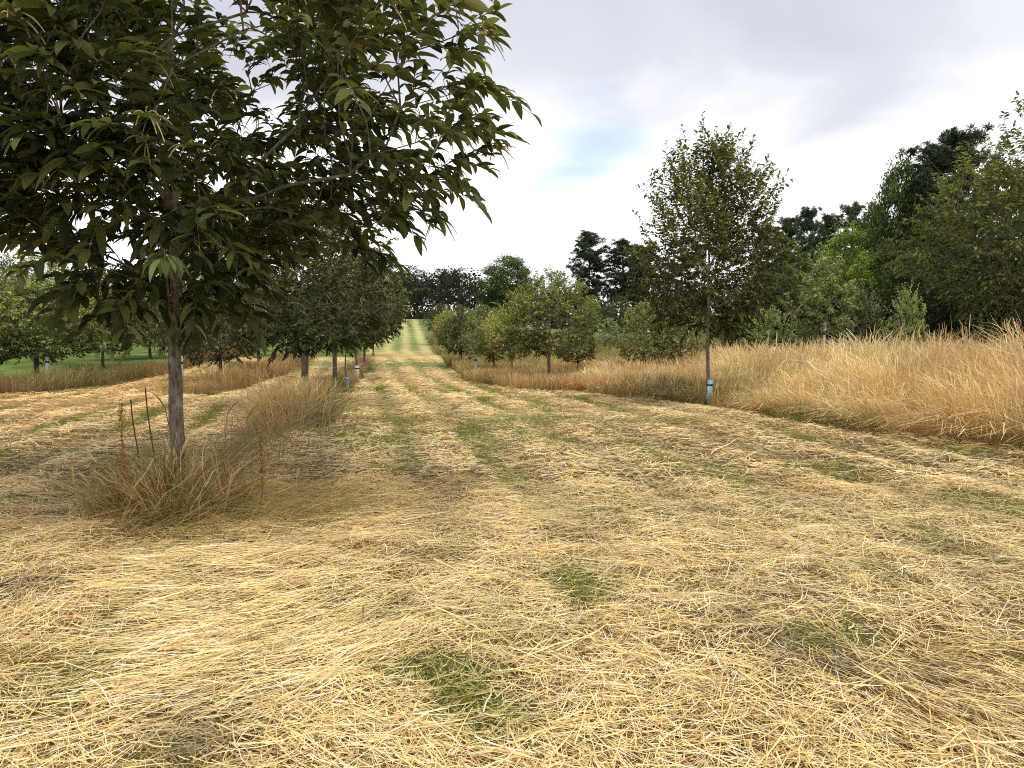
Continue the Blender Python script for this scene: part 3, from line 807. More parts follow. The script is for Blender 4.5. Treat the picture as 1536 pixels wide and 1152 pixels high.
# --- near tuft round the trunk
TX, TY = -3.02, 6.95
n = 1500; a = r.random(n) * 6.283; rad = .50 * r.random(n) ** .7
x = TX + .02 + np.cos(a) * rad * 1.25; y = TY - .22 + np.sin(a) * rad
def tuft_cols(x, y, r):
    m = len(x); c = mixc(np.array([.46, .31, .14]), np.array([.26, .23, .09]), r.random(m))
    c = mixc(c, np.array([.70, .55, .28]), r.random(m) < .3); c = mixc(c, np.array([.30, .12, .05]), r.random(m) < .08)
    j = .7 + .5 * r.random((m, 1)); return c * j * .55, c * j
field_grass('grass_tuft', 'uncut brown tuft of stems and dead leaves around the near trunk', x, y,
            lambda x, y, r: (.28 + .5 * r.random(len(x)) ** 1.3) * (1.15 - .5 * np.hypot(x - TX, y - TY + .2)),
            lambda x, y, r: .005 + .009 * r.random(len(x)) ** 2, tuft_cols, r, .15,
            lambda x, y, r: (np.clip(.25 + .9 * np.hypot(x - TX, y - TY + .2) + .25 * r.standard_normal(len(x)), .05, 1.1),
                             np.arctan2(y - TY + .2, x - TX) + r.standard_normal(len(x)) * .7))
n = 170; a = r.random(n) * 6.283; rad = .55 * r.random(n) ** .7; x = TX + np.cos(a) * rad * 1.3; y = TY - .25 + np.sin(a) * rad
field_grass('dead_stems', 'coarse leaning dead stems and strap leaves mixed through the near tuft', x, y,
            lambda x, y, r: .25 + .65 * r.random(len(x)), lambda x, y, r: .009 + .010 * r.random(len(x)),
            lambda x, y, r: ((lambda c: (c * .6, c))(mixc(np.array([.62, .46, .20]), np.array([.22, .22, .07]), r.random(len(x))))), r, 0,
            lambda x, y, r: (.1 + .9 * r.random(len(x)), r.random(len(x)) * 6.283), cat='weeds')
# flattened stems sweeping right from the tuft
n = 600; s_ = r.random(n); x = TX + .1 + 1.5 * s_ + r.standard_normal(n) * .25; y = TY - .55 + .35 * s_ + r.standard_normal(n) * .38
field_grass('flattened_grass', 'long flattened olive stems lying to the right of the near tuft', x, y,
            lambda x, y, r: .35 + .45 * r.random(len(x)), lambda x, y, r: .004 + .004 * r.random(len(x)),
            lambda x, y, r: ((lambda c: (c * .6, c))(mixc(np.array([.66, .50, .21]), np.array([.30, .27, .09]), r.random(len(x)) ** 1.3))), r, 0,
            lambda x, y, r: (1.0 + .12 * r.random(len(x)), np.where(r.random(len(x)) < .8, .35, -2.4) + r.standard_normal(len(x)) * .3), curl=.95)
# --- green regrowth in the hay
n = 420000; y = (2 ** 1.4 + (26 ** 1.4 - 2 ** 1.4) * r.random(n)) ** (1 / 1.4); x = (r.random(n) * 2 - 1) * (y * .72 + .6)
k = (green(x, y) > .35 + .6 * r.random(n)) & (mown(x, y) > .6); x = x[k]; y = y[k]
field_grass('green_grass', 'fresh green grass blades growing up through gaps in the hay', x, y,
            lambda x, y, r: .05 + .15 * r.random(len(x)) ** 1.5, lambda x, y, r: (.0052 + .0005 * y) * (.6 + .8 * r.random(len(x))),
            lambda x, y, r: ((lambda c: (c * .6, c))(mixc(np.array([.16, .23, .045]), np.array([.46, .46, .13]), r.random(len(x))))), r, 0,
            lambda x, y, r: .3 + .8 * r.random(len(x)), k=4)

# --- dock and cattail-like stalks by the trunk
def stalk(px, Y, ybot, ytop, label, color, kind):
    global rng
    rng = np.random.default_rng(int(px * 7))
    X = (px - 768) / F * Y; z = float(land(X, Y)); h = EYE + (HOR - ytop) / F * Y - z
    root = bpy.data.objects.new('weed_stalk', None); COL.objects.link(root); root.location = (X, Y, z)
    t = np.linspace(0, 1, 12); lx = {'rod': -.06, 'dock': .05, 'foxtail': .16, 'foxtail2': -.12}[kind]
    path = np.stack([lx * t + .02 * np.sin(t * 5), .03 * t, h * t], -1)
    if kind.startswith('fox'):
        path[:, 0] += np.sign(lx) * .12 * np.clip(t - .8, 0, 1) ** 1.2 * 5; path[:, 2] -= h * .9 * np.clip(t - .8, 0, 1) ** 1.6
    rad = np.linspace(.006, .003, 12)
    V, Q = tubes(path[:-1], path[1:], rad[:-1], rad[1:], 6)
    make_mesh('stem', V, Q, M_GRASS, root, np.tile(np.array(color), (len(V), 1)))
    if kind == 'rod':
        m = t > .45; p = path[m]; V, Q = loft(p, np.full(len(p), .0058), 8)
        make_mesh('seed_head', V, Q, M_GRASS, root, np.tile(np.array([.10, .08, .045]), (len(V), 1)))
    elif kind == 'dock':
        n = 420; tt = .35 + .65 * rng.random(n); P = np.stack([np.interp(tt, t, path[:, i]) for i in range(3)], -1) + rng.standard_normal((n, 3)) * np.array([.016, .016, .02])
        D = norm(rng.standard_normal((n, 3)) + np.array([0, 0, .6])); L = .012 + .02 * rng.random(n)
        V, Q, C, uv = leaf_mesh(P, D, L, L * .6, .3 * np.ones(n), leaf_cols(n, (.22, .12, .05), (.42, .28, .11), rng.random(n)), 0)
        make_mesh('seed_head', V, Q, M_GRASS, root, C)
        n = 5; tt = np.array([.1, .2, .3, .42, .5]); P = np.stack([np.interp(tt, t, path[:, i]) for i in range(3)], -1)
        D = norm(rng.standard_normal((n, 3)) * np.array([1, .4, .3]) + np.array([0, 0, .9])); L = np.full(n, .24)
        V, Q, C, uv = leaf_mesh(P, D, L, L * .13, .8 * np.ones(n), leaf_cols(n, (.30, .24, .08), (.46, .36, .12), rng.random(n)), 2)
        make_mesh('leaves', V, Q, M_GRASS, root, C)
    else:
        tt = np.linspace(.78, 1.0, 9); p = np.stack([np.interp(tt, t, path[:, i]) for i in range(3)], -1)
        hp = np.array([.003, .006, .0075, .008, .008, .0075, .007, .005, .001]); V, Q = loft(p, hp, 8)
        make_mesh('seed_head', V, Q, M_GRASS, root, np.tile(np.array([.34, .27, .14]), (len(V), 1)))
    tag(root, label, 'weed')
stalk(228, 6.7, 800, 582, 'thin dark upright rod with blackish seed head left of the near trunk', (.10, .10, .05), 'rod')
stalk(172, 6.4, 820, 605, 'yellow brown dock stalk standing leftmost in the near tuft', (.38, .28, .10), 'dock')
stalk(205, 6.9, 760, 600, 'shorter thin dock stalk between leftmost dock and dark rod', (.28, .2, .09), 'rod')
stalk(318, 7.1, 760, 590, 'green brown foxtail stem arching right beside the near trunk', (.26, .24, .11), 'foxtail')
stalk(350, 7.4, 760, 596, 'farther right foxtail stem with bent tip beyond the near trunk', (.30, .26, .13), 'foxtail')
stalk(262, 7.2, 760, 577, 'foxtail head arching left just behind the near trunk', (.22, .19, .09), 'foxtail2')
stalk(383, 6.6, 740, 640, 'red brown upright dock stalk right of near tuft in the bent straw', (.25, .13, .06), 'dock')

# ================================================================== NEAR TREE
_r = np.random.default_rng(4); _a = _r.random(46) * 6.283; _q = .2 + .55 * _r.random(46)
low_tips = [(math.cos(a) * q, math.sin(a) * q, 1.74 + .30 * q + .3 * _r.random()) for a, q in zip(_a, _q)]
hero = broadleaf('chestnut_tree', 2.2, 6.7,
    [(0, .35), (.04, .9), (.10, 1.6), (.24, 2.25), (.42, 2.25), (.6, 2.05), (.8, 1.5), (.92, .9), (1, .3)],
    1750, .215, .46, 11, 2, .066, 101, M_HERO, M_BARK, dark=(.020, .030, .007), light=(.25, .262, .078),
    catkins=300, gap=.32, uneven=.38, up=.8, edge=.48, longtop=.9, extra=[(2.35, 0, 3.2), (2.5, .2, 3.45), (2.3, -.3, 3.6), (2.5, .1, 3.75), (2.45, .1, 3.85), (2.3, -.1, 4.6), (2.4, .2, 4.75), (2.1, .1, 4.4), (2.5, -.4, 3.0), (1.9, -.3, 2.5), (1.7, .3, 2.35), (-.15, -1.5, 2.15), (-1.9, -1.5, 2.3)] + low_tips)
hero.location = (TX - .04, TY, float(land(TX, TY))); tag(hero, 'large near chestnut tree with grey bark and toothed drooping leaves overhanging left of the path', 'tree')
def low_spray(parent):
    """the pale leaf rosette hanging low in front of the near trunk"""
    global rng
    rng = np.random.default_rng(9)
    c = np.array([.66, -1.55, 2.10]); n = 17
    a = np.linspace(0, 6.283, n, endpoint=False) + rng.random(n) * .3
    D = norm(np.stack([np.cos(a), np.sin(a) * .8, -.25 + .5 * rng.random(n)], -1)); P = np.tile(c, (n, 1)) + D * .02 + np.array([0, 0, .05]) * rng.random((n, 1))
    L = .15 + .06 * rng.random(n)
    V, Q, C, uv = leaf_mesh(P, D, L, L * .36, 1.1 + .5 * rng.random(n), leaf_cols(n, (.13, .18, .06), (.24, .29, .11), rng.random(n)), 2)
    make_mesh('leaf_rosette', V, Q, M_HERO, parent, C, uv)
    p = np.array([[0, 0, 1.75], [.2, -.5, 2.1], [.45, -1.1, 2.25], c])
    V, Q = tubes(p[:-1], p[1:], np.array([.012, .009, .006]), np.array([.009, .006, .004]), 6)
    make_mesh('low_branch', V, Q, M_BARK, parent)
low_spray(hero)

# ================================================================== ORCHARD TREES
ov = [(0, .5), (.07, 1.2), (.2, 1.6), (.45, 1.9), (.65, 1.65), (.8, 1.3), (.92, .85), (1, .35)]
rd = [(0, .5), (.12, 1.5), (.35, 1.95), (.6, 1.8), (.82, 1.2), (1, .3)]
right_tree = broadleaf('chestnut_tree', 1.75, 5.7, ov, 1350, .17, .42, 12, 1, .055, 202, M_LEAF, M_BARK,
                       dark=(.020, .028, .008), light=(.19, .195, .05), gap=.2, uneven=.45, up=1.15, edge=.58, longtop=1.0,
                       extra=[(-.2, 0, 5.8), (-.1, .2, 6.0), (.3, 0, 5.7), (.5, .1, 5.5), (-.7, 0, 5.5), (1.5, 0, 4.9), (-1.4, .1, 4.7), (.9, -.2, 5.4), (1.7, .2, 4.3)])
K1 = broadleaf('orchard_tree', 1.2, 4.0, rd, 760, .17, .32, 11, 1, .07, 303, M_LEAF, M_BARK, dark=(.022, .032, .010), light=(.13, .145, .038), catkins=70, gap=.25, uneven=.3)
K2 = broadleaf('orchard_tree', 1.1, 3.6, [(0, .6), (.2, 1.6), (.4, 1.9), (.65, 1.6), (.85, 1.1), (1, .4)], 680, .17, .34, 11, 1, .055, 304, M_LEAF, M_BARK, dark=(.026, .034, .012), light=(.17, .175, .055), catkins=110, gap=.28, uneven=.4, lean=.05)
K3 = broadleaf('orchard_tree', 1.3, 4.4, [(0, .5), (.1, 1.5), (.3, 2.0), (.55, 1.8), (.8, 1.2), (1, .2)], 700, .17, .32, 11, 1, .08, 305, M_LEAF, M_BARK, dark=(.02, .03, .010), light=(.14, .15, .042), catkins=120, gap=.22, uneven=.35, up=.8)
K6 = broadleaf('orchard_tree', .8, 4.2, [(0, 1.0), (.1, 1.9), (.3, 2.3), (.55, 2.1), (.8, 1.5), (1, .4)], 900, .17, .32, 11, 1, .085, 308, M_LEAF, M_BARKD, dark=(.02, .028, .010), light=(.14, .15, .045), catkins=160, gap=.2, uneven=.35, up=.7)
K4 = broadleaf('sapling', .95, 2.7, [(0, .3), (.2, .7), (.5, .8), (.8, .5), (1, .2)], 130, .16, .28, 10, 1, .03, 306, M_PALE, M_BARK, dark=(.03, .04, .014), light=(.10, .12, .045), catkins=40, gap=.2, uneven=.4, up=.9)
K5 = broadleaf('orchard_bush', .12, 2.2, [(0, .8), (.2, 1.3), (.5, 1.4), (.8, .9), (1, .3)], 330, .16, .34, 10, 1, .04, 307, M_PALE, M_BARK, dark=(.022, .032, .010), light=(.11, .13, .045), catkins=40, gap=.2, uneven=.4, up=.9)

G_A = 'trees in the near row left of the mown path'; G_B = 'trees in the middle left row'; G_C = 'trees in the outer left row'
G_M = 'small orchard trees in the brown meadow'; G_R = 'young trees behind the tall pale grass'
plant(right_tree, 1063, 17.2, 232, 118, 'tall spiky young chestnut tree with blue tube at its foot beside the tall grass', 'tree', rot=.3)
guard(1064, 17.2, .62, .062, M_TUBE, 'pale blue tube with black band around the trunk of the spiky tree on the right')
# near row
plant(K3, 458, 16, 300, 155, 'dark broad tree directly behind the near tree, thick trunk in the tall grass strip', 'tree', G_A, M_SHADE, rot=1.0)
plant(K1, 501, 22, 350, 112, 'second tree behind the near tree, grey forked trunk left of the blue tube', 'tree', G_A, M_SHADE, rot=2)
plant(K4, 518, 25, 430, 34, 'thin sapling with blue tube at its foot in the left grass strip', 'tree', G_A)
guard(520, 25, .42, .06, M_TUBE, 'small light blue tube with black band on the thin sapling in the left grass strip')
plant(K2, 534, 30, 395, 72, 'tree with a pale tube on its trunk right of the thin sapling', 'tree', G_A)
guard(535, 30, .6, .09, M_TUBEW, 'greyish white tube on the tree right of the thin sapling')
plant(K1, 547, 36, 415, 54, 'tree overhanging the mown path at the end of the grass strip', 'tree', G_A, rot=4)
plant(K3, 560, 48, 435, 38, 'small dark tree past the green cross strip on the left of the mown path', 'tree', G_A)
plant(K2, 570, 64, 448, 26, 'smallest tree of the near row far up the slope', 'tree', G_A)
# middle row
plant(K2, 272, 24, 395, 62, 'pale leaved tree with white tube half hidden behind the near trunk', 'tree', G_B)
guard(271, 24, 1.1, .05, M_TUBEW, 'tall slim white tube just right of the near trunk')
plant(K6, 330, 30, 405, 82, 'dark round tree between near trunk and thick trunk of the grass strip', 'tree', G_B)
plant(K3, 388, 38, 410, 62, 'dark tree in the middle row where the red brown strip thins out', 'tree', G_B)
plant(K2, 432, 47, 420, 50, 'farthest tree of the middle row beside the bright green grass', 'tree', G_B)
# outer row
plant(K6, 53, 30, 385, 112, 'big leafy tree with dark trunk at far left edge of the lawn', 'tree', G_C, M_PALE, rot=.5)
plant(K4, 70, 28.5, 470, 45, 'small low tree with pale tube in front of the big leafy tree at far left', 'tree', G_C)
guard(70, 28.5, .95, .07, M_TUBEW, 'pale grey blue tube on the small tree at far left')
plant(K6, 154, 38, 408, 66, 'dark narrow tree with thick black trunk on the lawn right of the big leafy tree', 'tree', G_C, rot=2.2)
plant(K3, 168, 43, 405, 58, 'dark tree with slimmer trunk just right of the thick black trunk on the lawn', 'tree', G_C)
plant(K6, 225, 46, 418, 62, 'pale leaved tree on the lawn just left of the near trunk', 'tree', G_C, M_PALE)
plant(K6, -60, 27, 380, 105, 'leafy tree cut by the left edge of the picture', 'tree', G_C, M_PALE)
plant(K6, 300, 56, 425, 60, 'dark tree at the back of the lawn just right of near trunk', 'tree', G_C)
plant(K3, 350, 66, 425, 55, 'dark tree at the back of the lawn farther right of near trunk', 'tree', G_C)
plant(K3, 8, 48, 392, 75, 'tree standing farther back on the lawn behind the big leafy tree', 'tree', G_C)
plant(K6, 110, 56, 412, 66, 'tree deep on the lawn seen between big leafy tree and thick black trunk', 'tree', G_C, M_PALE)
# middle meadow
plant(K1, 823, 26, 413, 80, 'largest rounded tree in the middle of the brown meadow', 'tree', G_M, M_PALE, rot=.8)
plant(K2, 866, 29, 496, 34, 'little leaning tree at the right foot of the largest meadow tree', 'tree', G_M, rot=0)
plant(K2, 768, 31, 468, 46, 'leaning tree with thin bent trunk left of the largest meadow tree', 'tree', G_M, M_PALE, rot=3.1)
plant(K3, 741, 32.5, 474, 38, 'tree with straight thin trunk second left of the largest meadow tree', 'tree', G_M, M_PALE)
plant(K4, 713, 31, 478, 26, 'small pale tree with whitish trunk at the edge of the mown path', 'tree', G_M)
guard(713, 31, .95, .045, M_TUBEW, 'slim whitish tube on the small pale tree by the mown path')
plant(K1, 692, 38, 474, 36, 'small dark tree leftmost along the edge of the brown meadow', 'tree', G_M)
plant(K3, 662, 62, 455, 28, 'tree up the slope at the right border of the mown path', 'tree', G_M)
plant(K2, 690, 72, 462, 26, 'small tree up the slope second from the path border', 'tree', G_M)
plant(K1, 722, 70, 459, 30, 'tree up the slope left of the leaning meadow tree tops', 'tree', G_M, M_PALE)
plant(K2, 670, 50, 470, 24, 'low rounded tree between slope trees and leftmost dark meadow tree', 'tree', G_M, M_PALE)
plant(K6, 966, 31, 455, 44, 'bushy tree with low skirt left of the spiky chestnut', 'tree', G_M, M_PALE)
plant(K6, 1022, 31, 460, 44, 'broad low tree directly left of the blue tubed trunk', 'tree', G_M, M_PALE)
plant(K4, 915, 44, 480, 22, 'very small round topped tree between largest and bushy meadow trees', 'tree', G_M)
plant(K1, 925, 60, 446, 30, 'green tree on the slope behind the very small round topped tree', 'tree', G_M)
plant(K3, 885, 62, 450, 28, 'green tree on the slope just behind the right side of largest meadow tree', 'tree', G_M, M_PALE)
plant(K2, 775, 75, 452, 30, 'tree on the slope behind the left side of largest meadow tree', 'tree', G_M)
plant(K3, 1000, 58, 448, 36, 'tree on the slope behind the broad low tree', 'tree', G_M)
plant(K1, 1085, 55, 458, 32, 'green tree on the slope just right of the spiky chestnut trunk', 'tree', G_M, M_BRIGHT)
# right
plant(K5, 1150, 38, 468, 44, 'pale bushy shrub rising from the grass right of the spiky chestnut', 'shrub', G_R)
plant(K5, 1198, 42, 486, 30, 'low green shrub between pale bush and white trunked sapling', 'shrub', G_R, M_LEAF)
plant(K4, 1232, 27, 392, 52, 'pale round headed sapling on a white trunk above the tall grass', 'tree', G_R)
guard(1233, 27, 1.95, .05, M_TUBEW, 'long slender whitish tube forming the trunk of the pale round headed sapling')  # guard tube added to stand in for the sapling's whitish trunk
plant(K5, 1292, 38, 440, 44, 'ragged green shrub right of the white trunked sapling', 'shrub', G_R, M_LEAF)
plant(K5, 1360, 33, 442, 36, 'bright leafy bush in front of the dark wood on the right', 'shrub', G_R)
edge_tree = broadleaf('chestnut_tree', 1.5, 7.2, [(0, .7), (.1, 1.9), (.3, 2.7), (.55, 2.5), (.8, 1.5), (1, .4)], 1150, .19, .42, 11, 1, .10, 404, M_LEAF, M_BARKD,
                      dark=(.022, .032, .010), light=(.16, .175, .045), gap=.22, uneven=.35, up=.6)
plant(edge_tree, 1538, 19, 170, 160, 'large chestnut tree filling the right edge above the tall pale grass', 'tree', rot=1.2)

# ================================================================== WOODLAND
W1 = clump_tree('woodland_tree', 14, 2.0, [(0, 2), (.15, 4.2), (.45, 5.2), (.7, 4.4), (.9, 2.6), (1, 1.0)], 360, 62, .95, .32, .28, 501, M_FOREST, M_BARKD, (.016, .028, .008), (.155, .215, .048))
W2 = clump_tree('woodland_tree', 13, .8, [(0, 3.0), (.2, 4.4), (.5, 4.2), (.75, 3.0), (1, .5)], 300, 46, .9, .28, .25, 502, M_FOREST, M_BARKD, (.016, .027, .008), (.145, .195, .045), uneven=.45)
W3 = clump_tree('thin_tree', 11, 2.5, [(0, 1.2), (.3, 2.6), (.6, 2.6), (1, .6)], 120, 34, .7, .26, .18, 503, M_FOREST, M_BARKD, (.012, .018, .010), (.05, .07, .03), gap=.35, uneven=.5)
W4 = clump_tree('undergrowth_bush', 4, .2, [(0, 1.8), (.4, 2.3), (.8, 1.4), (1, .4)], 130, 46, .55, .2, .1, 504, M_DARK, M_BARKD, (.008, .014, .005), (.04, .06, .016), uneven=.4)
PN1 = pine('pine_tree', 16, 601); PN2 = pine('pine_tree', 15, 602, clear=.2, rad=3.0)
G_W = 'trees of the wood on the right'; G_F = 'trees on the far skyline'; G_U = 'undergrowth bushes along the foot of the wood'
for a in [
    (W1, 1345, 62, 244, 54, 'tall dark green tree with lit left flank halfway along the wood', G_W, M_FOREST),
    (PN2, 1436, 58, 205, 66, 'tallest dark pine behind the large chestnut at right', G_W, None),
    (PN1, 1392, 60, 232, 46, 'dark pine just left of the tallest pine', G_W, None),
    (W2, 1400, 54, 300, 70, 'shadowy tree under the tallest pine', G_W, M_DARK),
    (W1, 1302, 66, 308, 38, 'green tree stepping down left of the tall tree with lit flank', G_W, M_FOREST),
    (W2, 1262, 56, 335, 54, 'bright fresh green tree in front of the dark pines', G_W, M_BRIGHT),
    (W2, 1318, 56, 360, 50, 'mid green tree below the tall tree with lit flank', G_W, M_FOREST),
    (W1, 1362, 52, 380, 52, 'dark green tree behind the bright leafy bush', G_W, M_DARK),
    (W2, 1210, 60, 425, 40, 'lower green tree behind the white trunked sapling', G_W, M_FOREST),
    (W1, 1160, 66, 412, 38, 'dark leafy tree just right of the spiky chestnut crown', G_W, M_DARK),
    (W2, 1130, 78, 400, 42, 'dark tree behind the right half of the spiky chestnut', G_W, M_DARK),
    (PN1, 1180, 95, 334, 26, 'pine leftmost of the row above the bright green tree', G_W, None),
    (PN2, 1212, 88, 318, 27, 'pine second from left above the bright green tree', G_W, None),
    (PN1, 1240, 97, 330, 28, 'pine third from left above the bright green tree', G_W, None),
    (PN2, 1276, 90, 314, 30, 'pine rightmost of the row above the bright green tree', G_W, None),
    (PN2, 1150, 100, 345, 34, 'pine partly hidden by the right side of the spiky chestnut', G_W, None),
    (W2, 1196, 84, 372, 40, 'dark tree filling below the row of pines on the left', G_W, M_DARK),
    (W1, 1238, 80, 378, 40, 'dark tree filling below the row of pines on the right', G_W, M_DARK),
    (W1, 1372, 66, 262, 48, 'green crown filling between the tall tree and the left pine of the wood', G_W, M_FOREST),
    (W2, 1300, 72, 335, 40, 'dark green crown just right of the rightmost pine of the row', G_W, M_FOREST),
    (W1, 1490, 44, 250, 70, 'dark wood tree behind the large chestnut, left one', G_W, M_DARK),
    (W2, 1560, 44, 300, 90, 'dark wood tree behind the large chestnut at the picture edge', G_W, M_DARK),
    (W1, 1640, 48, 250, 100, 'tree of the wood beyond the right picture edge', G_W, M_DARK),
    (W1, 760, 140, 386, 49, 'large round dome shaped tree on the far skyline', G_F, M_FOREST),
    (PN1, 881, 118, 354, 31, 'tall dark pine on the skyline, left of a pair', G_F, None),
    (PN1, 930, 118, 366, 36, 'tall dark pine on the skyline, right of a pair', G_F, None),
    (PN2, 968, 110, 372, 34, 'pine on the skyline hidden behind the left side of spiky chestnut', G_F, None),
    (PN2, 1020, 110, 385, 34, 'pine on the skyline behind the spiky chestnut trunk top', G_F, None),
    (W3, 688, 125, 402, 30, 'dark tree with ragged top left of the dome shaped tree', G_F, M_DARK),
    (W3, 658, 130, 403, 26, 'narrow dark tree second left of the dome shaped tree', G_F, M_DARK),
    (W3, 626, 135, 400, 30, 'see-through tree third left of the dome shaped tree', G_F, M_FOREST),
    (W3, 598, 130, 398, 30, 'see-through tree on the skyline at the left of the mown path', G_F, M_FOREST),
    (W3, 838, 135, 412, 24, 'thin wispy tree between dome shaped tree and pine pair', G_F, M_FOREST),
    (W2, 560, 125, 405, 40, 'dark skyline tree behind the end of the near row', G_F, M_DARK),
    (W2, 500, 120, 402, 45, 'dark skyline tree behind the second tree of the near row', G_F, M_DARK),
]:
    plant(a[0], a[1], a[2], a[3], a[4], a[5], 'pine' if a[0] in (PN1, PN2) else 'tree', a[6], a[7])
ub = ['dark bush at the wood foot, first right of spiky chestnut trunk', 'dark bush behind the pale bushy shrub', 'dark bush behind the low green shrub',
      'dark bush left of the white trunked sapling', 'dark bush just right of the white trunked sapling', 'dark bush behind the ragged green shrub',
      'dark bush between ragged shrub and bright leafy bush', 'dark bush behind the bright leafy bush', 'dark bush right of the bright leafy bush',
      'dark bush under the left side of large right chestnut', 'dark bush below the middle of large right chestnut', 'dark bush at right picture edge above the grass']
for i, px in enumerate([1104, 1138, 1172, 1205, 1248, 1285, 1322, 1358, 1396, 1436, 1480, 1528]):
    plant(W4, px, 60 - i * 1.5, 448 - (i % 3) * 9 - i * 1.2, 32, ub[i], 'bush', G_U)
# far wood closing the horizon
rw = np.random.default_rng(77)
cx = -150 + 330 * rw.random(3200); cy = 148 + 30 * rw.random(3200); cz = land(cx, cy) - .5 + 10 * rw.random(3200) ** 1.15 * (.45 + .75 * vn(cx * .09, cx * 0, 3))
per = 34; C0 = np.repeat(np.stack([cx, cy, cz], -1), per, 0); n = len(C0)
off = norm(rw.standard_normal((n, 3))) * rw.random((n, 1)) ** .4 * 1.9; off[:, 2] *= .7
rng = rw
LL = .5 + .5 * rw.random(n)
V, Q, C, uv = leaf_mesh(C0 + off, norm(off + rw.standard_normal((n, 3))), LL, LL * .6, .4 * np.ones(n), leaf_cols(n, (.010, .017, .008), (.045, .065, .022), .4 + .3 * off[:, 2] + .2 * rw.standard_normal(n)), 0, roll=rw.standard_normal(n))
o = make_mesh('distant_wood', V, Q, M_DARK, None, C); o['kind'] = 'stuff'; tag(o, 'dark distant wood closing the far horizon behind all the trees', 'wood')

# ================================================================== SKY, SUN, CAMERA
SUN_EL, SUN_AZ = math.radians(56), math.radians(150)     # azimuth from +Y towards +X
w = bpy.data.worlds.new("World"); scene.world = w; w.use_nodes = True
nt = w.node_tree; N = nt.nodes; L = nt.links; N.clear()
out = N.new('ShaderNodeOutputWorld'); bg = N.new('ShaderNodeBackground'); L.new(bg.outputs[0], out.inputs[0])
sky = N.new('ShaderNodeTexSky'); sky.sky_type = 'NISHITA'; sky.sun_disc = False; sky.sun_elevation = SUN_EL; sky.sun_rotation = SUN_AZ
sky.dust_density = .6; sky.ozone_density = 2
sc_ = N.new('ShaderNodeVectorMath'); sc_.operation = 'SCALE'; sc_.inputs['Scale'].default_value = .13; L.new(sky.outputs[0], sc_.inputs[0])
tc = N.new('ShaderNodeTexCoord'); sp = N.new('ShaderNodeSeparateXYZ'); L.new(tc.outputs['Generated'], sp.inputs[0])
mz = N.new('ShaderNodeMath'); mz.operation = 'ADD'; mz.inputs[1].default_value = .22; L.new(sp.outputs[2], mz.inputs[0])
mzz = N.new('ShaderNodeMath'); mzz.operation = 'MAXIMUM'; mzz.inputs[1].default_value = .05; L.new(mz.outputs[0], mzz.inputs[0])
dv = N.new('ShaderNodeVectorMath'); dv.operation = 'DIVIDE'; L.new(tc.outputs['Generated'], dv.inputs[0])
cb = N.new('ShaderNodeCombineXYZ')
for i in range(3): L.new(mzz.outputs[0], cb.inputs[i])
L.new(cb.outputs[0], dv.inputs[1])
n1 = N.new('ShaderNodeTexNoise'); n1.inputs['Scale'].default_value = 1.5; n1.inputs['Detail'].default_value = 7; n1.inputs['Roughness'].default_value = .48; n1.inputs['Distortion'].default_value = .3
L.new(dv.outputs[0], n1.inputs[0])
n2 = N.new('ShaderNodeTexNoise'); n2.inputs['Scale'].default_value = 2.7; n2.inputs['Detail'].default_value = 5; L.new(dv.outputs[0], n2.inputs[0])
# cloud tone: white low down, grey lavender overhead, mottled
el = N.new('ShaderNodeMapRange'); el.interpolation_type = 'SMOOTHSTEP'
el.inputs['From Min'].default_value = .16; el.inputs['From Max'].default_value = .36; el.inputs['To Min'].default_value = 0; el.inputs['To Max'].default_value = .44
L.new(sp.outputs[2], el.inputs['Value'])
a1 = N.new('ShaderNodeMath'); a1.operation = 'ADD'; L.new(n1.outputs[0], a1.inputs[0]); L.new(el.outputs[0], a1.inputs[1])
cr = N.new('ShaderNodeValToRGB'); e = cr.color_ramp.elements
e[0].position = .50; e[0].color = (1.35, 1.35, 1.37, 1); e[1].position = 1.0; e[1].color = (.68, .695, .79, 1)
x_ = e.new(.66); x_.color = (1.08, 1.09, 1.13, 1); x_ = e.new(.82); x_.color = (.79, .805, .89, 1)
L.new(a1.outputs[0], cr.inputs[0])
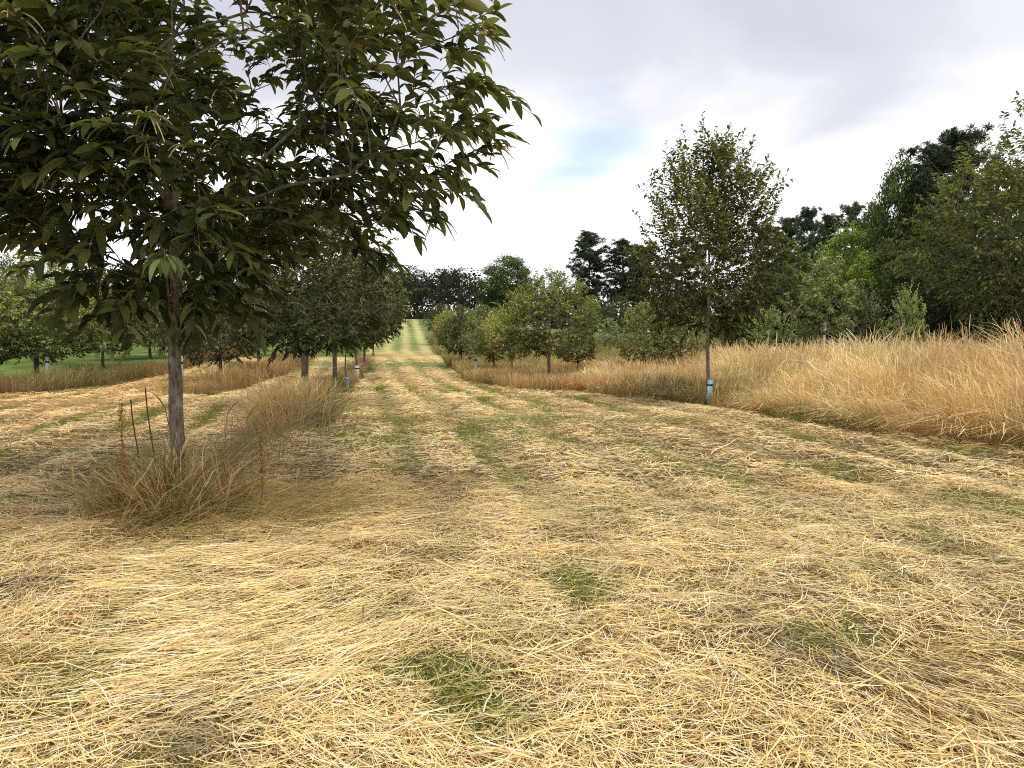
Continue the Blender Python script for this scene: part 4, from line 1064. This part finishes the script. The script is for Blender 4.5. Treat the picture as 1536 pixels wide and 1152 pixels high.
# blue opening
bd = N.new('ShaderNodeVectorMath'); bd.operation = 'DISTANCE'
bdir = Vector(((880 - 768) / F, 1, (HOR - 232) / F)).normalized(); bd.inputs[1].default_value = bdir
L.new(tc.outputs['Generated'], bd.inputs[0])
b2 = N.new('ShaderNodeMapRange'); b2.interpolation_type = 'SMOOTHSTEP'; b2.inputs['From Min'].default_value = .0; b2.inputs['From Max'].default_value = .17
b2.inputs['To Min'].default_value = .5; b2.inputs['To Max'].default_value = 0; L.new(bd.outputs['Value'], b2.inputs['Value'])
b3 = N.new('ShaderNodeMath'); b3.operation = 'ADD'; L.new(b2.outputs[0], b3.inputs[0]); L.new(n2.outputs[0], b3.inputs[1])
b4 = N.new('ShaderNodeMapRange'); b4.inputs['From Min'].default_value = .70; b4.inputs['From Max'].default_value = 1.02; b4.inputs['To Max'].default_value = .62
L.new(b3.outputs[0], b4.inputs['Value'])
bl = N.new('ShaderNodeMix'); bl.data_type = 'RGBA'; bl.inputs[0].default_value = .75; L.new(sc_.outputs[0], bl.inputs[6]); bl.inputs[7].default_value = (.50, .78, 1.0, 1)
mx = N.new('ShaderNodeMix'); mx.data_type = 'RGBA'; L.new(b4.outputs[0], mx.inputs[0]); L.new(cr.outputs[0], mx.inputs[6]); L.new(bl.outputs[2], mx.inputs[7])
zb = N.new('ShaderNodeMapRange'); zb.interpolation_type = 'SMOOTHSTEP'; zb.inputs['From Min'].default_value = .5; zb.inputs['From Max'].default_value = .95
zb.inputs['To Min'].default_value = 1.0; zb.inputs['To Max'].default_value = 1.35; L.new(sp.outputs[2], zb.inputs['Value'])
L.new(mx.outputs[2], bg.inputs[0]); L.new(zb.outputs[0], bg.inputs[1])    # overcast: brightest overhead

sd = bpy.data.lights.new('sun', 'SUN'); sd.energy = 2.8; sd.angle = math.radians(40); sd.color = (1, .95, .86)
so = bpy.data.objects.new('sun', sd); COL.objects.link(so)
d = Vector((math.sin(SUN_AZ) * math.cos(SUN_EL), math.cos(SUN_AZ) * math.cos(SUN_EL), math.sin(SUN_EL)))
so.rotation_euler = (-d).to_track_quat('-Z', 'Y').to_euler()

cd = bpy.data.cameras.new('camera'); cam = bpy.data.objects.new('camera', cd); COL.objects.link(cam); scene.camera = cam
cd.sensor_width = 36; cd.lens = 36 * F / 1536; cd.clip_end = 3000; cd.clip_start = .05
cam.location = (0, 0, EYE); cam.rotation_euler = (math.radians(90) - math.atan((576 - HOR) / F), 0, 0)
scene.view_settings.view_transform = 'Standard'; scene.view_settings.look = 'None'; scene.view_settings.exposure = 0
scene.cycles.filter_width = 1.05; scene.cycles.max_bounces = 6; scene.cycles.diffuse_bounces = 3; scene.cycles.transmission_bounces = 3
scene.cycles.use_denoising = False
